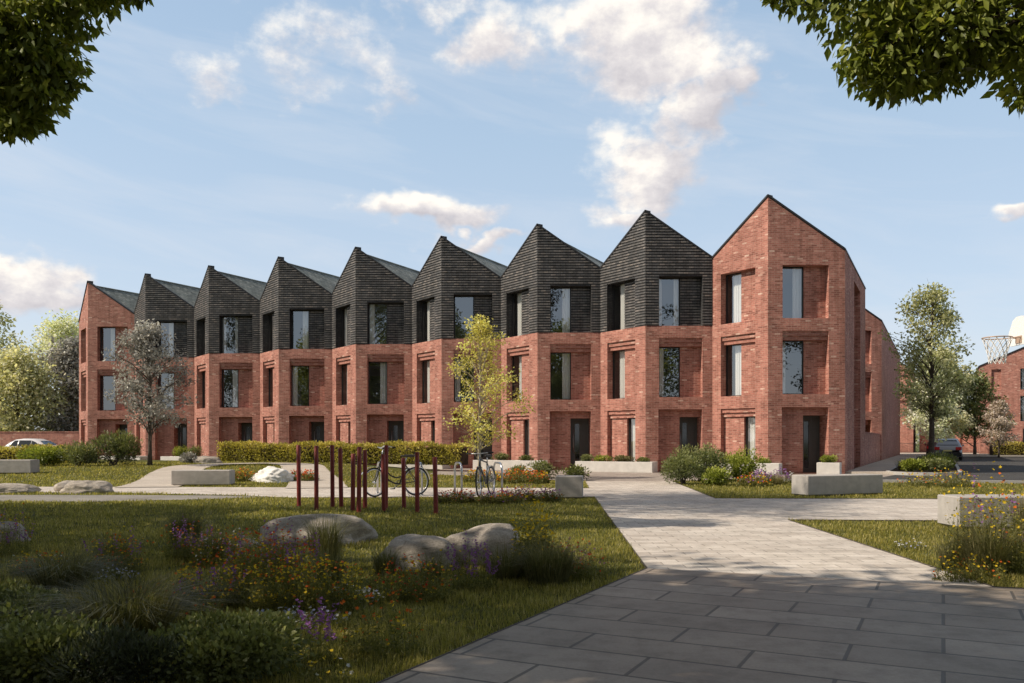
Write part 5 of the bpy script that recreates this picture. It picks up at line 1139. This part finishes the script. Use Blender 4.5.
flowers(at(381, 655), 0.26, 0.18, 0.34, 60, [(O_, 1.6), (Y_, 1.2)], 'sparse orange flowers on thin stems near the paving edge', 616)
flowers(at(319, 662), 0.10, 0.08, 0.30, 22, [(Pp, 1)], 'small group of purple spikes near the paving edge', 617, (Pp,), dens=0.5)
flowers(at(325, 684), 0.18, 0.10, 0.16, 16, [(Wt, 1), (Y_, 1)], 'few white and yellow daisies low by the paving edge', 618, dens=0.6)
flowers(at(175, 618), 0.4, 0.2, 0.22, 60, [(O_, 1), (Y_, .6)], 'scattered orange flowers behind the dark ground cover', 619)
flowers(at(455, 503), 0.45, 0.3, 0.24, 130, [(Pk, 1.5), (O_, 1), (Rd, .7)], 'rusty pink flowers at the lawn edge under the empty cycle hoop', 620, psize=0.026, wid=0.008)
flowers(at(530, 502), 0.75, 0.3, 0.28, 190, [(Pp, 1.4), (Pk, 1.4), (O_, .8)], 'lilac and pink flowers at the lawn edge beside the cube seat', 621, psize=0.026, wid=0.008)
flowers(at(500, 504), 0.5, 0.25, 0.24, 110, [(O_, 1.2), (Pp, 1)], 'orange and lilac flowers at the lawn edge before the grey bicycle', 622, psize=0.026, wid=0.008)
flowers((0.3, 26.6), 0.9, 0.7, 0.35, 240, [(O_, 2), (Y_, 1), (Rd, .5)], 'rusty orange flowers between the golden tree and the path', 623, psize=0.034, wid=0.010)
flowers((-1.0, 27.5), 0.7, 0.6, 0.35, 160, [(Y_, 2), (O_, 1)], 'yellow flowers around the stem of the golden tree', 624, psize=0.034, wid=0.010)
flowers((-8.6, 27.2), 0.5, 0.5, 0.30, 110, [(O_, 2), (Y_, 1)], 'orange flowers beside the white rock, winding path side', 625, psize=0.034, wid=0.010)
flowers((-6.7, 27.4), 0.5, 0.5, 0.30, 110, [(O_, 2), (Rd, 1)], 'orange flowers beside the white rock, posts side', 626, psize=0.034, wid=0.010)
flowers((7.0, 24.6), 0.55, 0.4, 0.32, 110, [(O_, 1), (Y_, 1), (Pp, .6)], 'orange and yellow flowers before the big green shrubs', 627, psize=0.030, wid=0.009)
flowers((8.1, 26.4), 0.7, 0.4, 0.36, 90, [(Pp, 2), (Wt, .6)], 'purple flowers behind the pale grass clump by the shrubs', 628, (Pp,), psize=0.026, wid=0.009)
flowers(at(992, 572), 0.42, 0.35, 0.78, 190, [(Y_, 3), (O_, .6), (Pp, .3)], 'tall yellow flowers in front of the near concrete bench', 629, (Pp,), psize=0.018)
flowers(at(970, 582), 0.35, 0.2, 0.22, 80, [(Y_, 2), (O_, 1)], 'low yellow flowers below the tall yellow flowers by the bench', 630)
flowers(at(912, 550), 0.22, 0.12, 0.12, 30, [(Wt, 1), (Bl, 1)], 'low white and blue flowers on the near lawn, away from the bench', 631)
flowers((12.2, 24.4), 1.2, 0.5, 0.4, 120, [(Y_, 2), (O_, 1)], 'yellow flowers along the road kerb beside the long bench', 632, psize=0.030, wid=0.009)

# lawn: too many blades to count
def inside(poly, x, y):
    c = np.zeros(len(x), bool); n = len(poly)
    for i in range(n):
        x0, y0 = poly[i]; x1, y1 = poly[(i + 1) % n]
        if y0 == y1: continue
        hit = ((y0 > y) != (y1 > y)) & (x < (x1 - x0) * (y - y0) / (y1 - y0) + x0); c ^= hit
    return c
def lawn():
    r = np.random.default_rng(99); n = 560000
    lo, hi = math.log(3.6), math.log(44.0)
    Z = np.exp(lo + (hi - lo) * r.random(n)); X = (r.random(n) * 2 - 1) * (0.68 * Z + 0.8)
    ok = np.ones(n, bool)
    for p in (PLAZA, PATH, BIKE, SPUR, FRONT, ROAD, WIND): ok &= ~inside(p, X, Z)
    ok &= ((X - 8.53) * VX + (Z - 36.31) * VY) < -2.6
    ok &= ~((X < -17) & (Z > 41))
    X, Z = X[ok], Z[ok]; n = len(X)
    pn = np.sin(X * 1.7 + np.sin(Z * 1.1) * 1.5) * np.sin(Z * 1.9 + np.sin(X * 0.8)) ; pn2 = np.sin(X * 5.1 + Z * 2.3) * np.sin(Z * 6.3 - X * 1.9)
    Hs = (0.046 + 0.014 * pn + 0.012 * pn2) * r.uniform(0.5, 1.35, n) + 0.010; Hs *= np.where(Z > 16, 1.15, 1.0)
    P = np.stack([X, Z, H(X, Z) - 0.006], 1)
    Wd = np.clip(0.0042 * Z / 5.0, 0.0042, 0.03) * r.uniform(0.7, 1.3, n)
    tint = 0.42 + 0.10 * pn + 0.07 * pn2 + r.normal(0, 0.20, n)
    o = np_obj('lawn_grass', *bladeset(P, Hs, Wd, np.clip(np.abs(r.normal(0.4, 0.3, n)), 0.02, 1.1), r.random(n) * 2 * math.pi, tint), M['grass'])
    tag(o, 'short green lawn grass around the paths', 'grass', None, 'stuff')
lawn()

scene.view_settings.view_transform = 'Standard'; scene.view_settings.look = 'None'; scene.view_settings.exposure = 0; scene.view_settings.gamma = 1
scene.cycles.use_denoising = True
scene.cycles.max_bounces = 6; scene.cycles.diffuse_bounces = 3; scene.cycles.transparent_max_bounces = 8; scene.cycles.adaptive_threshold = 0.02
